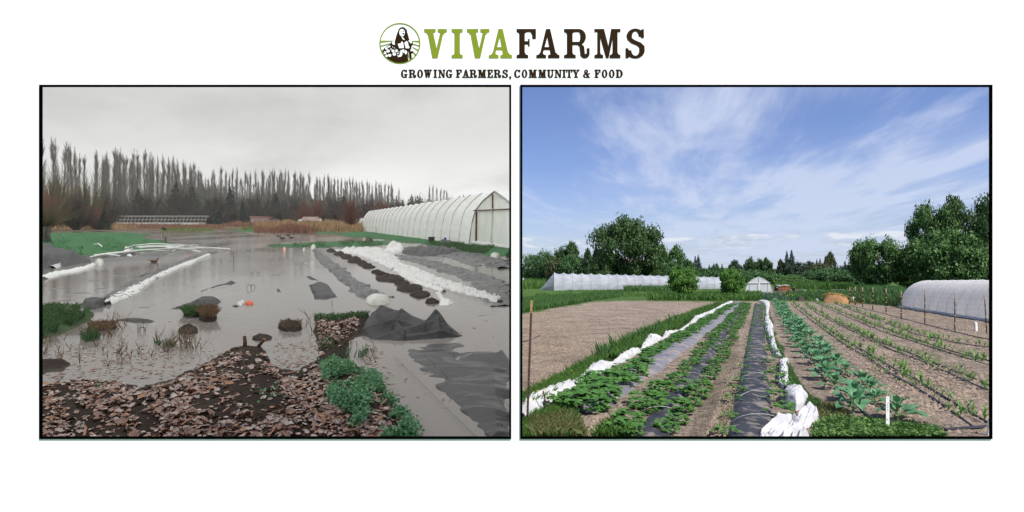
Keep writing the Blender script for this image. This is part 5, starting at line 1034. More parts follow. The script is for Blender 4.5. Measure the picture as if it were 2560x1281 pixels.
sheet('row_cover', [(1890, 1112), (1898, 1088), (1918, 1074), (1940, 1062), (1965, 1056), (1988, 1060), (2014, 1074), (2024, 1092), (2016, 1112), (1950, 1116)], .05, m_cover, [(1902, 1094, 0.065, 1945, 1070, 0.122, 12, 9), (1945, 1070, 0.122, 1985, 1064, 0.115, 14, 8), (1985, 1066, 0.115, 2012, 1088, 0.072, 11, 10), (1925, 1100, 0.072, 1965, 1080, 0.108, 9, 8), (1960, 1104, 0.086, 1998, 1084, 0.101, 9, 8), (1905, 1106, 0.043, 1935, 1108, 0.065, 10, 5), (2000, 1104, 0.065, 2014, 1096, 0.058, 8, 8)], .03, .045, .05, 110, 70, 318, 8, sink=.0, crease=.032, G=Rg, label='big bunched white cloth at the foot of the black fabric', cat='row cover')
mound('row_cover', [(1860, 740), (1895, 739), (1905, 744), (1880, 747)], .12, m_cover, fold=.4, G=Rg, seed=321, label='bit of white cloth lying left of the little greenhouse', cat='row cover'); mound('row_cover', [(1750, 742), (1770, 737), (1790, 738), (1798, 745), (1770, 747)], .16, m_cover, fold=.3, G=Rg, seed=322, label='white cloth lying in the grass between the two round willows', cat='row cover')
mound('row_cover', [(2268, 770), (2228, 758), (2240, 756), (2258, 764)], .15, m_cover, fold=.5, G=Rg, seed=323, label='scrap of white cloth at the corner of the grey tunnel', cat='row cover'); mound('row_cover', [(2156, 733), (2175, 729), (2195, 733), (2190, 738), (2165, 737)], .35, m_cover, fold=.5, fs=6, G=Rg, seed=324, label='tangled white cloth bundle under the round dark bush', cat='row cover'); mound('row_cover', [(2036, 752), (2044, 749), (2050, 752), (2042, 754)], .14, m_cover, G=Rg, seed=325, label='small white cloth bundle left of the wood chip pile', cat='row cover')
# ---- hoops of thin wire over the rows
HOOPS = [((1390, 985), (1560, 1020), 'across the left bed near the short stake'), ((1480, 935), (1600, 960), 'across the left bed in the middle'), ((1540, 905), (1640, 930), 'across the left bed further up'), ((1620, 868), (1700, 885), 'across the left bed by the raised cloth'), ((1830, 1060), (1960, 1060), 'low over the black fabric at the foot'), ((1845, 1000), (1965, 985), 'over the black fabric before the domed cloth'), ((1853, 950), (1950, 950), 'over the black fabric in the middle'), ((1860, 905), (1945, 905), 'over the black fabric further up'), ((1868, 865), (1935, 865), 'over the black fabric beyond the middle'), ((1700, 1040), (1600, 1040), 'over the lush left strawberry line')]
for (a, b, lab) in HOOPS:
    A, B = Rg(*a), Rg(*b); H = .11; c = (A+B)/2
    MB().tube([A+(B-A)*(.5-.5*math.cos(t))-c+Vector((0, 0, H*math.sin(t))) for t in np.linspace(0, math.pi, 11)], .0020, 4).build('wire_hoop', m_wire, loc=c, label='thin wire hoop '+lab, cat='hoop', group='wire hoops over the strawberry rows')
# ---- drip hoses
q4 = lambda pts: [(1880+a/3.3705, 720+b/3.3705) for a, b in pts]
DRIP = [([(330, 140), (520, 290), (780, 480), (1000, 610), (1200, 750), (1460, 890), (1680, 1050), (1870, 1185)], 'nearest long hose, ending above the grass', .011),
        ([(350, 125), (480, 230), (760, 430), (1000, 570), (1200, 690), (1400, 790), (1700, 980), (1990, 1145)], 'hose paired with the nearest long hose', .011),
        ([(440, 140), (560, 225), (900, 395), (1180, 530), (1400, 610), (1800, 790), (2003, 877)], 'first hose of the second pair of corn rows', .010), ([(450, 130), (700, 280), (1100, 470), (1350, 560), (1600, 665), (1850, 762), (2003, 832)], 'second hose of the second pair of corn rows', .010),
        ([(540, 130), (830, 260), (1150, 390), (1500, 500), (1700, 565), (2003, 662)], 'first hose of the third pair of corn rows', .010), ([(560, 126), (900, 265), (1440, 460), (1720, 550), (2003, 622)], 'second hose of the third pair of corn rows', .010),
        ([(690, 130), (1000, 250), (1400, 400), (1790, 480), (1900, 492), (2003, 505)], 'hose of the fourth corn rows', .010), ([(820, 150), (940, 178), (1130, 225), (1450, 310), (1700, 372), (1850, 410), (2003, 441)], 'hose at the feet of the fence posts', .012),
        ([(640, 600), (690, 660), (720, 710), (790, 770), (825, 812)], 'short hose showing between the kale lines', .010), ([(900, 1020), (960, 1080), (1012, 1112)], 'hose end under the nearest kale', .012), ([(1120, 1085), (1200, 1140), (1250, 1178)], 'hose end beside the white stake', .012), ([(1620, 1216), (1800, 1200), (2000, 1188)], 'thick hose along the bottom edge of the corn', .016)]
for pts, lab, r in DRIP:
    A = lerp_path([tuple(Rg(*p)) for p in q4(pts)], 50); c = A[0].copy(); A = A-c; A[:, 2] += r*1.6; A[:, 0] += [.02*nz(a[1]*1.2, r*900, 1, 3) for a in A]
    MB().tube(A, r, 6).build('drip_hose', m_drip, loc=c, label='black drip hose, '+lab, cat='hose', group='drip hoses along the rows')
p = Rg(1312, 856); MB().tube([Rg(1298, 857)-p, (0, 0, .03), Rg(1330, 850)-p, Rg(1349, 839)-p], .013, 6).build('drip_hose', m_drip, loc=p, label='end of a black hose lying on the bare soil by the tall left stake', cat='hose')
# ---- plants
def blade_leaf(L, w, n, droop, fold, up, ang, base, wave=0.0):
    V = []; ca, sa = math.cos(ang), math.sin(ang); px, pz = 0.0, 0.0; e = up
    for i in range(n+1):
        t = i/n; ww = w*math.sin(math.pi*min(1, .08+t*.9))**.7*(1 if i < n else .05)
        for s in (-1, 0, 1):
            X_, Z_ = px-fold*abs(s)*ww*math.sin(e)*.8, pz+abs(s)*ww*fold*math.cos(e)+wave*s*math.sin(i*2.1); Y_ = s*ww
            V.append((base[0]+X_*ca-Y_*sa, base[1]+X_*sa+Y_*ca, base[2]+Z_))
        px += L/n*math.cos(e); pz += L/n*math.sin(e); e -= droop/n
    return V
def grid_faces(n, b): return [(b+i*3+k, b+i*3+k+1, b+i*3+k+4, b+i*3+k+3) for i in range(n) for k in (0, 1)]
def kale_mesh(seed):
    r = random.Random(seed); V = []; Fc = []; st = MB(); st.tube([(0, 0, -.02), (.01, 0, .07), (0, .01, .14)], [.012, .011, .008], 5)
    for k in range(13):
        a = k*2.4+r.uniform(-.3, .3); u = k/12; up = .35+.9*u+r.uniform(-.15, .15); sl_ = r.uniform(.06, .11)*(1.2-u*.6); b = (0, 0, .03+.10*u)
        e = (math.cos(a)*math.cos(up)*sl_, math.sin(a)*math.cos(up)*sl_, b[2]+math.sin(up)*sl_); st.tube([b, e], [.006, .004], 4, False)
        L = r.uniform(.15, .22)*(1.1-.55*u); l = blade_leaf(L, L*.36, 4, r.uniform(.5, 1.5), r.uniform(.15, .45), up, a, e, .012); n0 = len(V); V += l; Fc += grid_faces(4, n0)
    return np_mesh('leaves', np.array(V), Fc, m_kale, True), st.mesh('stalk', mat('pale stalk', (.20, .30, .14), rough=.6))
def straw_mesh(seed, nl):
    r = random.Random(seed); V = []; Fc = []
    for k in range(nl):
        a = r.random()*6.283; rad = .19*math.sqrt(r.random()); h = r.uniform(.05, .17)*(1.15-rad*3); c = (math.cos(a)*rad, math.sin(a)*rad, h); tilt = r.uniform(-.1, .5)
        for j in (-1.25, 0, 1.25):
            L = r.uniform(.055, .085); l = blade_leaf(L, L*.42, 2, .5, .3, tilt, a+j+r.uniform(-.2, .2), c); n0 = len(V); V += l; Fc += grid_faces(2, n0)
    return np_mesh('leaves', np.array(V), Fc, m_leaf, True)
def corn_mesh(seed):
    r = random.Random(seed); V = []; Fc = []; H = 0
    for k in range(6):
        a = (k % 2)*math.pi+r.uniform(-.5, .5)+seed; L = r.uniform(.12, .22); l = blade_leaf(L, .013, 4, r.uniform(.7, 1.9), .3, r.uniform(1.0, 1.4), a, (0, 0, .02+k*.014)); n0 = len(V); V += l; Fc += grid_faces(4, n0)
    return np_mesh('corn_seedling', np.array(V), Fc, m_corn, True)
KM = [kale_mesh(s) for s in range(5)]; SM = [straw_mesh(s, 46) for s in range(4)]; SMs = [straw_mesh(s+9, 16) for s in range(3)]; CM = [corn_mesh(s) for s in range(6)]
def along(pts, n, pw=1.0):          # n places along a pixel path, evenly over the ground
    A = lerp_path([tuple(Rg(*p)) for p in pts], 200); d = np.r_[0, np.cumsum(np.linalg.norm(np.diff(A, axis=0), axis=1))]; t = np.linspace(0, 1, n)**pw*d[-1]
    return [Vector([np.interp(q, d, A[:, k]) for k in range(3)]) for q in t]
m_fruit = mat('red strawberry', (.45, .02, .012), rough=.4)
fr_me = MB().tube([(0, 0, -.016), (0, 0, 0), (0, 0, .012)], [.002, .013, .006], 6).mesh('fruit', m_fruit, True)
def berry(p, big, lab, grp, sc):
    o = thing('strawberry_plant', p, lab, 'strawberry plant', grp, rng.random()*6.28, sc); link('leaves', (SM if big else SMs)[rng.integers(4 if big else 3)], o)
    if rng.random() < .5:
        for _ in range(rng.integers(1, 4)): f = link('fruit', fr_me, o); a = rng.random()*6.28; f.location = (math.cos(a)*.17, math.sin(a)*.17, rng.uniform(.02, .09))
q3 = lambda pts: [(1290+a/3.3717, 720+b/3.3717) for a, b in pts]
SROWS = [([(450, 1010), (610, 890), (770, 790), (920, 705), (1120, 590), (1330, 445), (1520, 335), (1655, 245), (1800, 160)], 70, True, .72, 'of the line against the left white cloth', 'strawberry line beside the left white cloth'),
         ([(560, 1020), (690, 960), (900, 800), (1060, 690), (1180, 560), (1420, 430), (1600, 310), (1830, 150)], 54, True, .84, 'of the sparse line on grey film', 'strawberry line on the grey film'),
         ([(900, 1230), (960, 1120), (1090, 1000), (1270, 860), (1440, 710), (1560, 560), (1690, 400), (1830, 240), (1920, 140)], 66, True, .70, 'of the lush line left of the torn film', 'lush strawberry line left of the torn black film'),
         ([(1220, 1220), (1350, 1080), (1500, 900), (1590, 770), (1690, 640), (1770, 500), (1850, 370), (1920, 240), (1965, 140)], 60, True, .62, 'of the lush line right of the torn film', 'lush strawberry line right of the torn black film'),
         ([(1800, 1240), (1838, 1100), (1876, 950), (1905, 800), (1932, 650), (1958, 500), (1988, 350), (2020, 200), (2030, 140)], 40, False, .50, 'of the line left on the black fabric', 'strawberry line on the left edge of the black fabric'),
         ([(2215, 1100), (2212, 1000), (2205, 900), (2176, 720), (2142, 560), (2108, 400), (2085, 250), (2075, 150)], 34, False, .66, 'of the line between fabric and white cloth', 'strawberry line between black fabric and white cloth')]
for pts, n, big, sc, lab, grp in SROWS:
    for i, p in enumerate(along(q3(pts), n)):
        pass
        if lab.startswith('of the sparse line on the grey') and rng.random() < .15: continue
        berry(p+Vector((rng.normal()*.04, rng.normal()*.06, .01)), big, 'strawberry plant %s from the near end ' % nth(i)+lab, grp, sc*rng.uniform(.7, 1.25)*(1.3 if i < 6 else 1))
KROWS = [([(920, 1072), (800, 955), (690, 865), (625, 790), (545, 690), (480, 600), (410, 510), (360, 430), (310, 350), (270, 280), (235, 210), (195, 125)], 38, 'left kale line'), ([(1215, 1110), (1090, 1030), (960, 900), (880, 810), (815, 735), (740, 690), (690, 650), (600, 590), (540, 500), (480, 430), (420, 360), (360, 280), (300, 210), (260, 140)], 38, 'right kale line')]
for pts, n, lab in KROWS:
    for i, p in enumerate(along(q4(pts), n)):
        L_ = 'kale plant, %s from the near end of the %s' % (nth(i), lab)
        if i == 0: L_ = ('kale plant right behind the tall white stake' if 'right' in lab else 'nearest kale plant of the left kale line, by the grass')
        o = thing('kale_plant', p+Vector((rng.normal()*.05, rng.normal()*.08, .01)), L_, 'kale plant', lab, rng.random()*6.28, rng.uniform(.70, 1.12)*(.98 if i < 8 else .95)); a, b = KM[rng.integers(5)]; link('leaves', a, o); link('stalk', b, o)
CROWS = [([(345, 130), (500, 258), (770, 455), (1000, 590), (1200, 720), (1430, 845), (1700, 1010), (1960, 1160)], 62, 'first'), ([(450, 138), (630, 255), (1000, 430), (1270, 545), (1500, 640), (1830, 775), (2000, 855)], 84, 'second'), ([(560, 130), (870, 265), (1300, 425), (1600, 525), (1990, 640)], 78, 'third'), ([(690, 128), (1000, 248), (1400, 388), (1790, 475), (1990, 500)], 74, 'fourth')]
for pts, n, lab in CROWS:
    for i, p in enumerate(along(q4(pts), n)[::-1]):
        o = link('corn_seedling', CM[rng.integers(6)], None, p+Vector((rng.normal()*.10, rng.normal()*.08, 0)), 'young corn seedling, %s from the near end of the %s row beside the kale' % (nth(i), lab), 'corn seedling', lab+' corn row'); o.rotation_euler = (0, 0, rng.random()*6.28); s = rng.uniform(.6, 1.15); o.scale = (s, s, s)
# the far, tiny part of the corn rows, past the seedlings one can pick apart
mb_v, mb_f, b_ = [], [], 0
for pts, n, lab in CROWS:
    for p in along(q4(pts), 420, .5)[120:]:
        if rng.random() < .62: continue
        me = CM[rng.integers(6)]
        co = np.empty(len(me.vertices)*3, np.float32); me.vertices.foreach_get('co', co); a = rng.random()*6.28; co = co.reshape(-1, 3)*rng.uniform(.35, .62); co = np.stack([co[:, 0]*math.cos(a)-co[:, 1]*math.sin(a), co[:, 0]*math.sin(a)+co[:, 1]*math.cos(a), co[:, 2]], 1)+np.array(p)+np.array([rng.normal()*.14, rng.normal()*.1, 0])
        mb_v.append(co); mb_f.append(np.array([q.vertices[:] for q in me.polygons])+b_); b_ += len(co)
link('corn_seedlings', np_mesh('corn_seedlings', np.concatenate(mb_v), np.concatenate(mb_f), m_corn), kind='stuff', label='thin far lines of corn seedlings')
# ---- grass and weeds
def fz(uv): return (None, None, -SL*(F*CAMZ/(uv[:, 1]-690))+.0, None)
def rtufts(poly, n, h, w, m_, clump=0, lean=.6, name='grass', **kw):
    uv = scatter_px(poly, n)
    if clump: g = np.array([nz(u*.02, v*.03, clump, 3.0) for u, v in uv]); uv = uv[g > -.05]
    pts = np.array([Rg(u, v) for u, v in uv]); V1, F1 = blades(pts, h, w, lean); return link(name, np_mesh(name, V1, F1, m_), kind='stuff', **kw)
rtufts([(1306, 1005), (1330, 988), (1420, 938), (1500, 890), (1530, 890), (1450, 960), (1340, 1020), (1306, 1030)], 7000, .12, .005, m_grass, label='rank green grass along the left white cloth')
rtufts([(1500, 890), (1620, 828), (1740, 777), (1800, 757), (1826, 757), (1790, 772), (1660, 838), (1540, 900)], 13000, .14, .007, m_grass)
rtufts([(1480, 900), (1560, 860), (1640, 822), (1700, 800), (1690, 812), (1600, 858), (1500, 905)], 900, .26, .006, m_grassd, clump=2)
rtufts([(1306, 1055), (1340, 1035), (1400, 1020), (1445, 1040), (1462, 1098), (1306, 1098)], 6500, .07, .005, m_grass)
rtufts([(1330, 1060), (1420, 1040), (1465, 1098), (1330, 1098)], 2600, .09, .004, m_grassy, lean=.9)
rtufts([(1475, 1098), (1540, 1060), (1580, 1098)], 700, .10, .005, m_grass, lean=.9)
rtufts([(1925, 800), (1940, 850), (1962, 900), (1990, 950), (2010, 985), (2050, 1015), (2030, 1040), (2000, 1000), (1985, 980), (1970, 940), (1940, 860)], 4200, .07, .008, m_grassd)
rtufts([(2050, 1070), (2090, 1045), (2240, 1064), (2340, 1074), (2362, 1098), (2030, 1098)], 5000, .055, .006, m_grass, lean=1.2, clump=1.6)
rtufts([(2050, 1070), (2090, 1045), (2240, 1064), (2340, 1074), (2362, 1098), (2030, 1098)], 3000, .06, .006, m_grassd, lean=1.1, clump=1.7)
rtufts([(2040, 1010), (2100, 1020), (2130, 1050), (2050, 1060)], 1300, .06, .007, m_grassy, lean=.9)
rtufts([(1770, 1095), (1800, 1000), (1850, 860), (1868, 790), (1880, 790), (1850, 950), (1820, 1095)], 700, .05, .006, m_grassy, clump=3)
rtufts([(1960, 790), (2110, 900), (2300, 1060), (2250, 1060), (2080, 950), (1960, 840)], 700, .05, .008, m_grass, clump=3)
uv = scatter_px([(2040, 1066), (2090, 1048), (2240, 1066), (2340, 1076), (2362, 1098), (2035, 1098)], 2100); uv = uv[np.array([nz(a*.02, b*.05, 1.3, 6.0)+.5*nz(a*.06, b*.12, 1, 2.0) for a, b in uv]) > -.10]; pts = np.array([Rg(u, v) for u, v in uv])+np.array([0, 0, .035]); n_ = np.tile((0, -.2, 1.0), (len(pts)*3, 1))+rng.normal(size=(len(pts)*3, 3))*.5
V1, F1 = leaf_quads(np.repeat(pts, 3, 0)+rng.normal(size=(len(pts)*3, 3))*.016, n_, .030, .9, .1); link('clover', np_mesh('clover', V1, F1, mat('meadow clover', (.045, .12, .025), (.15, .26, .06), island=True, rough=.6, trans=.3)), kind='stuff', label='clover and grass along the foot of the sunny field')
uv = np.concatenate([scatter_px([(1306, 1010), (1420, 945), (1450, 955), (1330, 1030)], 6), scatter_px([(1850, 735), (2050, 745), (1990, 752), (1850, 750)], 26)]); pts = np.array([Rg(u, v) for u, v in uv]); pts[:6, 2] += .14; pts[6:, 2] += .30
V1, F1 = leaf_quads(pts, np.tile((0, -.6, 1.0), (len(pts), 1)), np.where(np.arange(len(pts)) < 6, .020, .045), 1, .1); link('buttercups', np_mesh('buttercups', V1, F1, mat('yellow petals', (.75, .55, .02), rough=.5)), kind='stuff')
# far grass
rtufts([(1306, 783), (1400, 768), (1480, 754), (1550, 744), (1560, 728), (1440, 742), (1306, 752)], 14000, .26, .022, m_grassd, lean=.6, name='tall_weeds', label='belt of tall dark weeds beyond the bare soil')
rtufts([(1306, 752), (1480, 740), (1660, 745), (1660, 724), (1306, 726)], 5000, .14, .05, m_grass, clump=1)
rtufts([(1620, 752), (1905, 753), (1900, 738), (1620, 742)], 5000, .38, .04, m_grass); rtufts([(1860, 751), (1985, 753), (1950, 735), (1865, 734)], 3000, .26, .03, mat('blue green rye', (.05, .12, .06), (.10, .17, .10), island=True, rough=.7, trans=.2), lean=.3)
rtufts([(1985, 752), (2130, 757), (2250, 768), (2250, 745), (2100, 738), (1960, 738)], 5200, .40, .04, m_grassd); rtufts([(1935, 722), (2130, 728), (2140, 706), (1940, 706)], 7000, .6, .06, m_grass, lean=.4)
rtufts([(2140, 730), (2260, 770), (2260, 735), (2150, 720)], 2600, .6, .05, m_grassd); rtufts([(1560, 730), (1680, 730), (1680, 722), (1560, 722)], 1800, .5, .06, m_grassd); rtufts([(1306, 724), (1365, 722), (1360, 706), (1306, 704)], 2200, 1.0, .10, m_grass, lean=.3)
# ---- stakes and posts on the sunny field
def post_px(name, foot, top, r, lab, cat, grp=None, parts=()):
    c = Rg(*foot); y = c.y; t = P(top[0], top[1], y)-c; o = thing(name, c, lab, cat, grp)
    for nm, a, b, rr, m_ in parts: MB().bar(t*a, t*b, r*2*rr, r*2*rr).build(nm, m_, o)
    return o
m_post = mat('brown steel post', (.055, .032, .024), (.085, .055, .042), 20, rough=.7); m_tip = mat('pale painted tip', (.36, .25, .10), (.30, .20, .08), 9, rough=.7); m_dark = mat('dark green post', (.016, .017, .020), (.03, .03, .032), 9, rough=.6); m_yel = mat('yellow tape', (.55, .42, .02), rough=.6); m_pinkt = mat('faded post top', (.42, .30, .22), rough=.7); m_lab = mat('white plastic stake', (.80, .80, .78), rough=.5)
o = post_px('tall_stake', (1318, 1056), (1329, 752), .012, 'tall brown punched stake with a pale tip at the left edge', 'stake', None, [('shaft', -.03, .90, 1, m_post), ('tip', .90, 1.0, 1.05, m_tip)])
c = Rg(1318, 1056); tv = P(1329, 752, c.y)-c
for k in range(24): MB().box(tv*(.06+k*.037)+Vector((0, -.0125, 0)), (.007, .003, .012)).build('hole', m_black, o)
post_px('short_stake', (1369, 1030), (1358, 978), .008, 'short dark stake leaning in the white cloth near the tall stake', 'stake', None, [('shaft', -.1, 1, 1, m_post)])
TP = [((2123, 761), (2124, 719)), ((2138, 764), (2138, 718)), ((2157, 769), (2156, 719)), ((2182, 776), (2182, 719)), ((2215, 782), (2215, 722)), ((2253, 798), (2253, 728)), ((2312, 811), (2312, 727)), ((2387, 831), (2387, 734)), ((2467, 833), (2461, 737))]
TL = ['at the far end of the line', 'second from the far end', 'third from the far end', 'left of the dark bush shadow', 'just left of the grey tunnel corner', 'at the corner of the grey tunnel', 'before the first bays of the grey tunnel', 'tallest, before the middle of the grey tunnel', 'leaning, at the right edge before the grey tunnel']
for (f, t), lab in zip(TP, TL):
    r = 1.0/F*(F*CAMZ/(f[1]-690)); o = post_px('fence_post', f, t, r, 'slim dark fence post with yellow tape '+lab, 'fence post', 'line of slim fence posts', [('shaft', -.05, .86, .85, m_dark), ('cap', .86, 1, .95, m_pinkt)]+[('tape', a, a+.024, 1.25, m_yel) for a in (.22, .42, .62, .80)])
for (a, b), nm in zip([((1228, 0), 0)], ['x']): pass
def netting():
    mb = MB(); pts = [Rg(*f) for f, t in TP]; n = len(pts)
    for i in range(n-1):
        A, B = pts[i], pts[i+1]; L = (B-A).length
        for h in np.linspace(.05, .95, 7): mb.bar(A+Vector((0, 0, h)), B+Vector((0, 0, h)), .0022)
        for t in np.linspace(0, 1, max(3, int(L/.16)))[1:-1]: p = A+(B-A)*t; mb.bar(p+Vector((0, 0, .05)), p+Vector((0, 0, .95)), .0018)
    return mb.build('fence_net', mat('thin dark netting', (.03, .03, .03), rough=.6), label='fine dark netting strung along the slim fence posts', cat='netting')
netting()
o = post_px('plant_stake', (2219, 1076), (2218, 992), .015, 'tall white plant stake with small writing, standing in the grass by the kale', 'plant stake', None, [])
c = Rg(2219, 1076); tv = P(2218, 992, c.y)-c; MB().box((0, 0, tv.z/2-.02), (8.6/F*c.y, .006, tv.z+.04)).build('blade', m_lab, o)
ink = mat('faded ink', (.12, .11, .11), rough=.7); mk = MB(); W_ = 8.6/F*c.y; H_ = tv.z
for k, (zc, w, h, sg) in enumerate([(.945, .010, .010, 1), (.80, .012, .012, 1), (.765, .010, .008, 0), (.735, .010, .010, 1), (.70, .012, .007, 0), (.67, .009, .010, 1), (.635, .010, .006, 0), (.605, .008, .010, 1), (.575, .008, .008, 0)]):
    z0 = zc*H_; mk.bar((-w/2, -.0042, z0), (w/2, -.0042, z0+h*(.6 if sg else -.4)), .0016); mk.bar((w/2, -.0044, z0), (w/2-.003, -.0044, z0+h), .0014) if sg else None
mk.build('writing', ink, o); MB().box((-.004, -.0045, H_*.33), (.012, .002, .012)).build('yellow_mark', m_yel, o)
for f, t, lab in [((2440, 828), (2439, 806), 'small white plant stake before the grey tunnel'), ((2132, 756), (2132, 743), 'small white plant stake at the far end of the fence'), ((2471, 1092), (2474, 1046), 'white plant stake cut off at the bottom right corner')]:
    r = 2.6/F*(F*CAMZ/(f[1]-690)); post_px('plant_stake', f, t, r, lab, 'plant stake', None, [('blade', -.05, 1, 1, m_lab)])
# ---- the long white tunnel, the grey tunnel, the little greenhouse
def sweep_tunnel(name, A, B, W, H0, H1, nb, m_, mh, lab, cat, back, sag=.03, closeA=True, gothic=0.0, hoop_r=.02, na=16):
    A, B, back = Vector(A), Vector(B), Vector(back).normalized(); t0 = thing(name, A, lab, cat); D = B-A
    def pt(k, q, s=1.0):
        a = math.pi*q; H = H0+(H1-H0)*k; xx = W*(.5-.5*math.cos(a)); zz = H*math.sin(a)**.92*(1-gothic*abs(2*q-1))
        p = D*k+back*xx+Vector((0, 0, zz*s-SL*0)); p.z += -SL*(back*xx).y; return p
    for b in range(nb):
        V = []; Fc = []; sub = 4
        for j in range(sub+1):
            k = (b+j/sub)/nb; sg = 1-sag*math.sin(math.pi*j/sub)
            for i in range(na):
                q = i/(na-1); p = pt(k, q, sg); nn = nz(b*1.7+j*.4, q*7, 1, 5)*.025*math.sin(math.pi*j/sub); V.append(p+Vector((0, -nn, 0))-back*(.0)+back*W*(1-sg)*(.5-q))
        for j in range(sub):
            for i in range(na-1): Fc.append((j*na+i, j*na+i+1, (j+1)*na+i+1, (j+1)*na+i))
        link('cover_panel', np_mesh('cover_panel', np.array(V), Fc, m_, True), t0)
    for b in range(nb+1): MB().tube([pt(b/nb, i/12, 1.006) for i in range(13)], hoop_r, 4, False).build('hoop', mh, t0)
    return t0, pt
m_hoopg = mat('grey hoop under film', (.30, .31, .33), rough=.6)
A = Rg(1385, 727); B = Rg(1806, 722.5)
lt, pt = sweep_tunnel('long_tunnel', A, B, 3.4, 1.98, 1.50, 20, m_tunnel, m_hoopg, 'long low white tunnel across the grass behind the bare soil', 'grow tunnel', (.10, 1, 0), .085, hoop_r=.03)
tip = Rg(1349, 726)-A; V = [tip]+[pt(0, i/12) for i in range(13)]; link('end_film', np_mesh('end_film', np.array(V), [(0, i+1, i+2) for i in range(12)], m_tunnel), lt)
V = [pt(1, i/12) for i in range(13)]; link('end_film', np_mesh('end_film', np.array(V), [tuple(range(13))], m_tunnel), lt)
A = Rg(1299, 714); B = Rg(1362, 713); lt2, _ = sweep_tunnel('far_tunnel', A, B, 3, 1.45, 1.45, 7, m_tunnel, m_pvc, 'short piece of another white tunnel at the left edge behind the long one', 'grow tunnel', (0, 1, 0), .03)
A = Rg(2250, 769); Dv = (Rg(2474, 804)-A); B = A+Dv*1.5
gt, pt = sweep_tunnel('grey_tunnel', A, B, 2.5, 1.36, 1.52, 15, m_net, m_pvc, 'grey white cloth tunnel with pale hoops at the right edge', 'grow tunnel', (.95, -.30, 0), .04, hoop_r=.012)
V = [pt(0, i/12) for i in range(13)]; link('end_film', np_mesh('end_film', np.array(V), [tuple(range(13))], m_net), gt)
sk = MB(); sk.tube([pt(k/40, 0)+Vector((-.05+.05*nz(k*.7, 0, 1, 3), 0, .04)) for k in range(41)], [.05+.02*nz(k*1.1, 2, 1, 4) for k in range(41)], 7); sk.build('skirt', m_net, gt, True)
c = Rg(1897, 736); y_ = c.y; sg_ = thing('greenhouse', c, 'little pointed greenhouse of dull film with a cross bar and pale door strip', 'greenhouse')
W_ = 70/F*y_; H_ = 43/F*y_
def garch(q): s = abs(2*q-1); return Vector((W_/2*math.copysign(s**.72, q-.5)*(1 if s < 1 else 1), 0, H_*float(np.interp(s**.72, [0, .25, .5, .78, .92, 1], [1, .93, .83, .63, .36, 0]))))
m_dull = mat('dull clear film', (.60, .62, .62), (.52, .54, .55), 1.5, rough=.5, spec=.3, trans=.15, bump=.4, bscale=3); m_strip = mat('pale door film', (.62, .62, .60), rough=.5)
pts_ = [garch(i/28) for i in range(29)]; link('end_film', np_mesh('end_film', np.array(pts_), [tuple(range(29))], m_dull), sg_)
V = [p+Vector((.407*d, d, -SL*d)) for d in (0.01, 4, 9) for p in pts_]; link('cover_panel', np_mesh('cover', np.array(V), [(j*29+i, j*29+i+1, (j+1)*29+i+1, (j+1)*29+i) for j in range(2) for i in range(28)], m_dull, True), sg_)
MB().tube(pts_, .02, 5, False).build('hoop', m_dull, sg_); MB().bar((-W_*.40, -.04, H_*.64), (W_*.40, -.04, H_*.66), .035).build('cross_bar', m_strip, sg_); MB().bar((0, -.03, H_*.66), (0, -.03, H_*.98), .03).build('king_post', m_strip, sg_); MB().bar((0, -.03, 0), (0, -.03, H_*.64), .13, .03).build('door_strip', m_strip, sg_)
for s in (-1, 1): MB().bar((s*W_*.33, -.03, 0), (s*W_*.33, -.03, H_*.63), .022).build('door_post', m_strip, sg_)
# ---- things in the middle distance
m_chip = mat('fresh wood chip', (.34, .19, .08), (.19, .095, .038), 14, rough=.95, bump=1, bscale=30)
pile = mound('chip_pile', [(2052, 754), (2064, 751), (2088, 749.5), (2115, 751), (2126, 757), (2112, 759.5), (2080, 758.5), (2060, 757)], .43, m_chip, fold=.28, fs=5, G=Rg, prof=.75, rings=14, nseg=56, seed=401, label='heap of fresh orange wood chips at the end of the corn rows', cat='wood chip pile')
p_ = Rg(2090, 754.5); n = 900; a = rng.random(n)*6.28; r_ = np.sqrt(rng.random(n)); C_ = np.stack([np.cos(a)*r_*.82, np.sin(a)*r_*1.6, .50*(1-r_**2)**.75+.02], 1); V1, F1 = leaf_quads(C_, np.stack([np.cos(a)*.4, np.sin(a)*.3-.3, np.ones(n)], 1)+rng.normal(size=(n, 3))*.5, .075, .45); link('chips', np_mesh('chips', V1, F1, mat('loose chips', (.42, .24, .10), (.22, .11, .04), island=True, rough=.9)), pile, kind='stuff')
mound('soil_heap', [(1985, 750), (2010, 747.5), (2034, 750), (2020, 753), (1995, 753)], .22, mat('dark compost', (.035, .025, .02), (.06, .045, .035), 6, rough=.9), fold=.4, G=Rg, seed=403, label='low dark soil heap left of the chip pile', cat='soil heap')
m_otim = mat('orange painted wood', (.36, .10, .04), (.28, .08, .035), 5, rough=.7); m_greyw = mat('weathered board', (.24, .22, .20), (.32, .30, .27), 5, rough=.8)
def table(u, v, w, h, lab):
    c = Rg(u, v); o = thing('work_table', c, lab, 'table', 'orange legged tables by the little greenhouse')
    MB().box((0, .3, h), (w, .8, .05)).build('table_top', m_greyw, o); [MB().box((sx_*w*.45, sy_, h/2-.01), (.08, .08, h-.03)).build('leg', m_otim, o) for sx_ in (-1, 1) for sy_ in (0, .6)]; MB().box((0, 0, h*.5), (w*.85, .05, .09)).build('brace', m_otim, o)
table(1951, 728, .55, .55, 'orange legged table beside the black water butt'); table(1967.5, 728, .55, .58, 'orange legged table right of the other table')
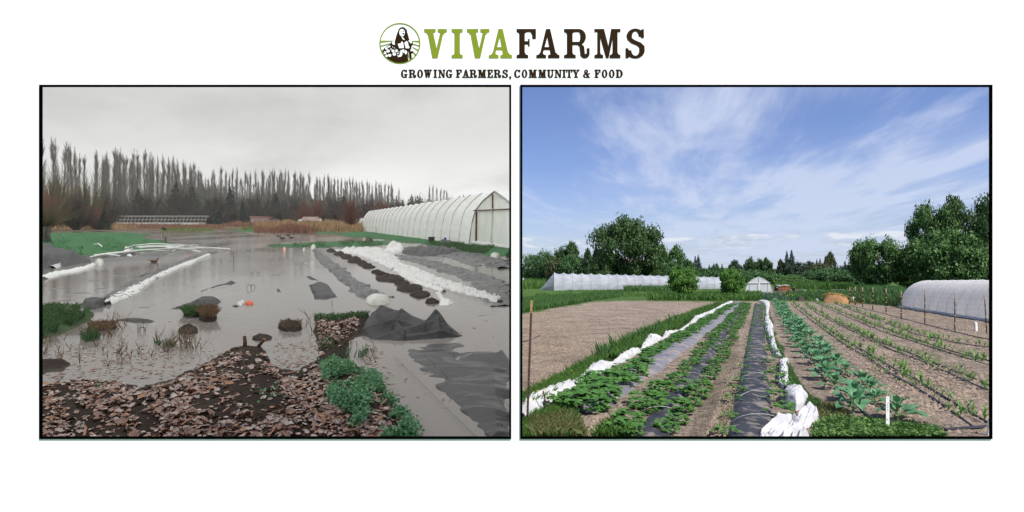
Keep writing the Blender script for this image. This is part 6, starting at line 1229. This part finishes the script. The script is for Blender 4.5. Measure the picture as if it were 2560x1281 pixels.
c = Rg(1941, 728); o = thing('water_butt', c, 'black water butt with a pale lid by the orange tables', 'barrel'); MB().tube([(0, 0, 0), (0, 0, .1), (0, 0, .3), (0, 0, .44)], [.20, .215, .22, .20], 14).build('barrel', m_darkpl, o, True); MB().tube([(0, 0, .44), (0, 0, .49), (0, 0, .52)], [.2, .18, .05], 14).build('lid', m_film, o, True)
c = Rg(1984, 727.5); o = thing('bucket', c, 'black bucket with something pale in it, right of the tables', 'bucket'); MB().tube([(0, 0, 0), (0, 0, .30)], [.13, .17], 12).build('tub', m_darkpl, o); MB().tube([(.05, -.02, .28), (.14, -.05, .40)], [.05, .07], 7).build('contents', m_tip, o)
mound('tub', ell(2047, 728, 5, 1.4, 12), .22, m_darkpl, fold=.2, G=Rg, label='dark low tub standing in the tall grass', cat='tub')
c = Rg(1973, 711); o = thing('camper', c, 'small white camper far off behind the tall grass', 'camper'); h = P(0, 702, c.y).z-c.z; w = 13/F*c.y
MB().prism([(-w/2, .3), (w/2, .3), (w/2, h*.7), (w/2-.25, h), (-w/2+.2, h), (-w/2, h*.9)], 0, 2.0).build('body', m_lab, o); MB().box((0, -.02, h*.55), (w*.45, .05, h*.25)).build('window', m_tip, o); [MB().tube([(s*w*.25, .1, .25), (s*w*.25, .3, .25)], .25, 10).build('wheel', m_darkpl, o) for s in (-1, 1)]
c = Rg(1930, 712); h = P(0, 701.5, c.y).z-c.z; o = thing('shade_screen', c, 'dark shade screen behind the little greenhouse', 'screen'); MB().box((0, 0, h*.6), (26/F*c.y, .12, h*.7)).build('cloth', m_cloth, o); [MB().box((s*12/F*c.y, .1, h/2), (.12, .12, h)).build('post', m_post, o) for s in (-1, 1)]
c = Rg(2110, 712); y_ = c.y; o = thing('climbing_frame', c, 'thin pale pole frame standing in the tall grass before the hedge', 'frame'); q = lambda u, v: P(u, v, y_)-c
for a, b, nm in [((2080, 699), (2140, 703), 'rail'), ((2080, 699), (2084, 709), 'pole'), ((2103, 700), (2107, 710), 'pole'), ((2128, 702), (2132, 711), 'pole'), ((2084, 709), (2140, 710), 'rail')]: MB().bar(q(*a), q(*b), .09).build(nm, m_tip, o)
for u0, u1, v, lab in [(2078, 2110, 728, 'longer grey plank lying in the far grass'), (2118, 2142, 729, 'shorter grey plank lying in the far grass'), (2000, 2012, 728.5, 'grey plank end before the tall grass')]:
    a, b = Rg(u0, v), Rg(u1, v+.6); c = (a+b)/2; MB().bar(a-c+Vector((0, 0, .12)), b-c+Vector((0, 0, .12)), .25, .07).build('plank', m_greyw, loc=c, label=lab, cat='plank')
y_ = 150.0; c = Vector((P(2016, 700, y_).x, y_, -SL*y_)); o = thing('house', c, 'brown house with a grey roof half hidden by trees', 'house'); w = 13/F*y_; h = P(0, 675, y_).z-c.z; he = P(0, 682, y_).z-c.z
MB().box((0, 1.5, he/2), (w, 3, he)).build('wall', mat('orange brown siding', (.34, .14, .07), (.28, .11, .06), 2, rough=.8), o); MB().prism([(-w*.62, he-.05), (w*.62, he-.05), (w*.5, h), (-w*.5, h)], -.3, 3.3).build('roof', mat('grey roof', (.16, .16, .18), rough=.8), o); MB().box((0, -.03, he*.72), (w*.4, .1, he*.12)).build('window', m_glass, o); MB().box((-w*.1, -.03, he*.45), (w*.7, .1, he*.08)).build('porch_rail', m_lab, o)

# ---- leafy trees
m_l1 = mat('dark tree leaf', (.032, .075, .022), (.072, .140, .038), island=True, rough=.55, trans=.35); m_l2 = mat('willow leaf', (.048, .115, .030), (.108, .205, .052), island=True, rough=.55, trans=.25); m_l3 = mat('fresh willow leaf', (.065, .170, .026), (.135, .280, .046), island=True, rough=.55, trans=.3)
m_l4 = mat('olive leaf', (.06, .08, .03), (.10, .115, .045), island=True, rough=.6, trans=.2); m_l5 = mat('hedge leaf', (.036, .095, .030), (.070, .150, .045), island=True, rough=.6, trans=.2); m_l6 = mat('spruce needle', (.018, .042, .022), (.035, .065, .034), island=True, rough=.7)
m_limb = mat('grey limb', (.10, .085, .065), (.15, .13, .10), 4, rough=.9)
def crown_mesh(seed, n, leaf, shape='round', nb=54, spiky=.0, low=.06):
    if low == 0 or shape in ('egg', 'flat'): nb = 110
    r = np.random.default_rng(seed); C = []; 
    while len(C) < nb:
        d = r.normal(size=3); d /= np.linalg.norm(d); q = d*(r.uniform(.02 if shape == 'egg' else .35, 1.0)**.5)
        z = .5+q[2]*.5
        if shape == 'tall': s = (1-abs(z-.42)/.62)**.6 if z < 1 else 0
        elif shape == 'cone': s = max(.05, 1-z)**.7*1.15
        elif shape == 'flat': s = 1.12 if .25 < z < .9 else 1.0
        elif shape == 'egg': s = .80+.25*z
        else: s = 1.0
        C.append((q[0]*.86*s, q[1]*.86*s, low+.06+z*(.84-low), r.uniform(.14, .25)*(s*.6+.4)))
    C = np.array(C); i = r.integers(0, nb, n); d = r.normal(size=(n, 3)); d /= np.linalg.norm(d, axis=1, keepdims=True); d[:, 2] = d[:, 2]*.8+.18
    R = C[i, 3]*(r.random(n)**.33); Pn = C[i, :3]+d*R[:, None]*np.array([1, 1, .62]); 
    if spiky:
        k = r.random(n) < .22; Pn[k] += np.stack([r.normal(size=k.sum())*.015, r.normal(size=k.sum())*.015, np.abs(r.normal(size=k.sum()))*spiky], 1)+(Pn[k]-np.array([0, 0, .5]))*.08
    Pn[:, 2] = np.maximum(Pn[:, 2], .01); N = d+r.normal(size=(n, 3))*.6+np.array([0, 0, .4])
    return leaf_quads(Pn, N, leaf, .6, .1), C
CR = {}
def leafy(u, y, vt, wpx_, mk, lab, grp=None, n=5200, leaf=.085, shape='round', seed=0, spiky=.05, vb=None, name='leafy_tree', cat='tree', low=.06, trunk=True, variants=2, cleft=True):
    key = (mk.name, n, shape, seed % variants, leaf, low)
    if key not in CR:
        (V1, F1), C = crown_mesh(len(CR)*3+seed, n, leaf, shape, spiky=spiky, low=low); s_ = MB(); s_.tube([(0, 0, 0), (.01, .01, .3), (0, 0, .7)], [.05, .035, .012], 7)
        for c_ in C[:22]: s_.tube([(0, 0, .08+.25*random.random()), (c_[0]*.5, c_[1]*.5, c_[2]*.72), (c_[0], c_[1], c_[2])], [.02, .011, .004], 4, False)
        CR[key] = (np_mesh('crown', V1, F1, mk), s_.mesh('trunk', m_limb, True))
    z0 = rz(0, y); H = CAMZ-(vt-HV)/F*y-z0; W = wpx_/F*y/2*1.12; x = max((u-CU)/F*y, .0118*y+W*.9 if u < 1345 else 0)
    o = thing(name, (x, y, z0), lab, cat, grp, rng.random()*6.28, (W, W, H)); link('crown', CR[key][0], o)
    if trunk: link('trunk', CR[key][1], o)
    return o
leafy(1570, 88, 541, 158, m_l1, 'huge dark round tree behind the long white tunnel', n=21000, leaf=.052, seed=14, spiky=.008, shape='flat')
leafy(2196, 66, 586, 138, m_l2, 'round dense willow bush just left of the tall right trees', n=15000, leaf=.06, seed=2, spiky=.03, low=0)
leafy(2332, 84, 493, 122, m_l2, 'tall leafy tree behind the right willow', n=14000, leaf=.052, seed=3, spiky=.012); leafy(2438, 82, 470, 170, m_l1, 'tallest leafy tree at the right edge', n=16000, leaf=.048, seed=4, spiky=.012)
leafy(2366, 62, 566, 182, m_l2, 'wide willow in front of the tall right trees', n=19000, leaf=.058, seed=5, spiky=.03, low=0); leafy(2462, 70, 600, 110, m_l1, 'dark leafy tree low at the right edge behind the grey tunnel', n=9000, leaf=.07, seed=6)
leafy(2268, 74, 655, 70, m_l1, 'dark bush filling the gap between the round bush and the wide willow', n=6000, leaf=.08, seed=7, low=0)
leafy(1707, 41.5, 662, 74, m_l3, 'left of the two round willow bushes before the long tunnel', n=17000, leaf=.07, seed=8, spiky=.05, low=0, shape='egg', cat='bush', name='willow_bush'); leafy(1827, 43.5, 671, 68, m_l3, 'right of the two round willow bushes, beside the little greenhouse', n=17000, leaf=.075, seed=9, spiky=.05, low=0, shape='egg', cat='bush', name='willow_bush')
FT = [(1335, 95, 630, 75, m_l5, 'round', 'pale rounded trees at the left edge, nearest the frame'), (1362, 92, 627, 62, m_l5, 'round', 'rounded green tree second from the left edge'), (1388, 90, 640, 52, m_l4, 'round', 'brownish rounded tree behind the tunnel end'), (1402, 108, 618, 50, m_l1, 'round', 'dark crown left of the tall left tree'), (1428, 106, 596, 66, m_l1, 'tall', 'tall dark tree on the left with a domed top'), (1432, 90, 636, 82, m_l5, 'round', 'broad green rounded tree before the tall left tree'), (1470, 100, 614, 40, m_l1, 'tall', 'narrow dark tree between tall left tree and huge tree'), (1490, 96, 606, 30, m_l1, 'tall', 'slim dark tree touching the huge tree on its left'),
      (1500, 86, 650, 70, m_l1, 'round', 'dark low tree at the left foot of the huge tree'), (1640, 86, 650, 60, m_l1, 'round', 'dark low tree at the right foot of the huge tree'), (1655, 98, 604, 50, m_l2, 'tall', 'pointed green tree just right of the huge tree'), (1690, 98, 604, 62, m_l2, 'tall', 'second pointed green tree right of the huge tree'), (1720, 96, 640, 50, m_l5, 'tall', 'lower green tree right of the pointed pair'), (1680, 88, 655, 70, m_l5, 'round', 'green thicket behind the left round willow'), (1765, 100, 668, 60, m_l5, 'round', 'green thicket between the two round willows'),
      (1788, 150, 659, 26, m_l5, 'round', 'small far round tree over the long tunnel end'), (1838, 140, 647, 46, m_l6, 'tall', 'dark far tree above the right round willow'), (1884, 140, 641, 48, m_l1, 'round', 'dark round far tree left of the little greenhouse roof'), (1915, 138, 641, 44, m_l1, 'tall', 'dark far tree above the little greenhouse'), (1952, 150, 645, 26, m_l4, 'tall', 'thin open far tree left of the pair of spires'), (1985, 130, 652, 56, m_l6, 'round', 'dark broad far tree under the pair of spires'), (2022, 140, 650, 36, m_l6, 'round', 'dark far tree behind the brown house'), (2047, 135, 654, 62, m_l4, 'round', 'olive far tree right of the brown house'), (2075, 138, 625, 36, m_l4, 'tall', 'tall pale far tree standing over the hedge'), (2108, 140, 664, 44, m_l6, 'round', 'dark far trees left of the round dense bush'),
      (1840, 100, 672, 80, m_l5, 'round', 'hedge bush behind the right round willow'), (1888, 104, 672, 90, m_l5, 'round', 'hedge bush behind the little greenhouse'), (1938, 108, 684, 84, m_l2, 'round', 'pale hedge bush right of the little greenhouse'), (1980, 110, 686, 64, m_l2, 'round', 'pale hedge bush above the white camper'), (2042, 112, 676, 70, m_l5, 'round', 'dark hedge bush right of the brown house'), (2085, 105, 668, 90, m_l5, 'round', 'tall hedge bush behind the pole frame'), (2125, 100, 676, 80, m_l5, 'round', 'hedge bush next to the round dense willow'), (2010, 104, 698, 60, m_l2, 'round', 'low hedge bush before the brown house'), (1790, 100, 680, 70, m_l5, 'round', 'low hedge bush behind the long tunnel end')]
for i, (u, y, vt, w, mk, sh, lab) in enumerate(FT): leafy(u, y, vt, w, mk, lab, 'far trees and hedge bushes', n=4200, leaf=.10 if y > 120 else .085, shape=sh, seed=i, spiky=.02, low=0)
for u, y, vt, s, lab in [(1746, 110, 635, .9, 'dark conifer right of the pointed green pair'), (1738, 112, 638, .8, 'second dark conifer right of the pointed green pair'), (1805, 150, 658, .9, 'small far conifer right of the long tunnel end'), (1773, 150, 660, .9, 'small far conifer above the long tunnel end'), (1967, 150, 626, .8, 'left spire of the far conifer pair'), (1979, 148, 623, 1.1, 'right spire of the far conifer pair'), (2050, 155, 645, .9, 'small dark spire left of the tall pale far tree'), (2042, 155, 647, .8, 'smaller dark spire left of the tall pale far tree'), (2113, 158, 651, .9, 'lone far spire left of the round dense bush')]:
    conifer(u, y, vt, rz(0, y), s, lab, 'far dark conifers')
V = []; us = np.linspace(UL+2, 2900, 50)
for f, dv in ((0, 0), (1, 1)):
    for a in us: yy = 240+30*f; V.append(((a-CU)/F*yy, yy, -SL*yy if not f else CAMZ-((672+5*nz(a*.02, 0, 1, 2))-HV)/F*yy))
Fc = [(i, i+1, len(us)+i+1, len(us)+i) for i in range(len(us)-1)]; link('hill', np_mesh('far_rise', np.array(V), Fc, m_l5, True), kind='structure', label='low wooded rise closing the sunny field')

# plain board fences along the edge that parts the two fields, out of the photograph's view
def boundary_fence(k, y0, y1, zf, lab, hb=1.75):
    c = Vector((k*y0, y0, zf(0, y0))); o = thing('boundary_fence', c, lab, 'fence', 'board fences along the edge between the two fields'); bd = MB(); n = int((y1-y0)/.16)
    for i in range(n):
        y = y0+(i+.5)*(y1-y0)/n; h = hb+.04*nz(i*.7, 0, 1, 3); bd.box((k*y-c.x, y-c.y, zf(0, y)+h/2-c.z), (.012, (y1-y0)/n*.96, h))
    bd.build('boards', m_greyw, o, kind='stuff')
    for i in range(int((y1-y0)/6)+1):
        y = y0+.5+i*6; w = min(.09, .0022*y); MB().box((k*y-c.x+(w/2+.006)*(1 if k > 0 else -1)*.2, y-c.y, zf(0, y)+hb*.51-c.z), (w, .09, hb*1.03)).build('post', m_greyw, o)
clamp_side(.0113, -1)
boundary_fence(.0140, 3.45, 60.0, rz, 'weathered board fence along the left edge of the sunny field')
boundary_fence(-.0009, 11.0, 27.0, lambda x, y: -.1, 'weathered board fence along the right edge of the flooded field', .85)
for o in COL.objects:
    if 'side' in o: del o['side']
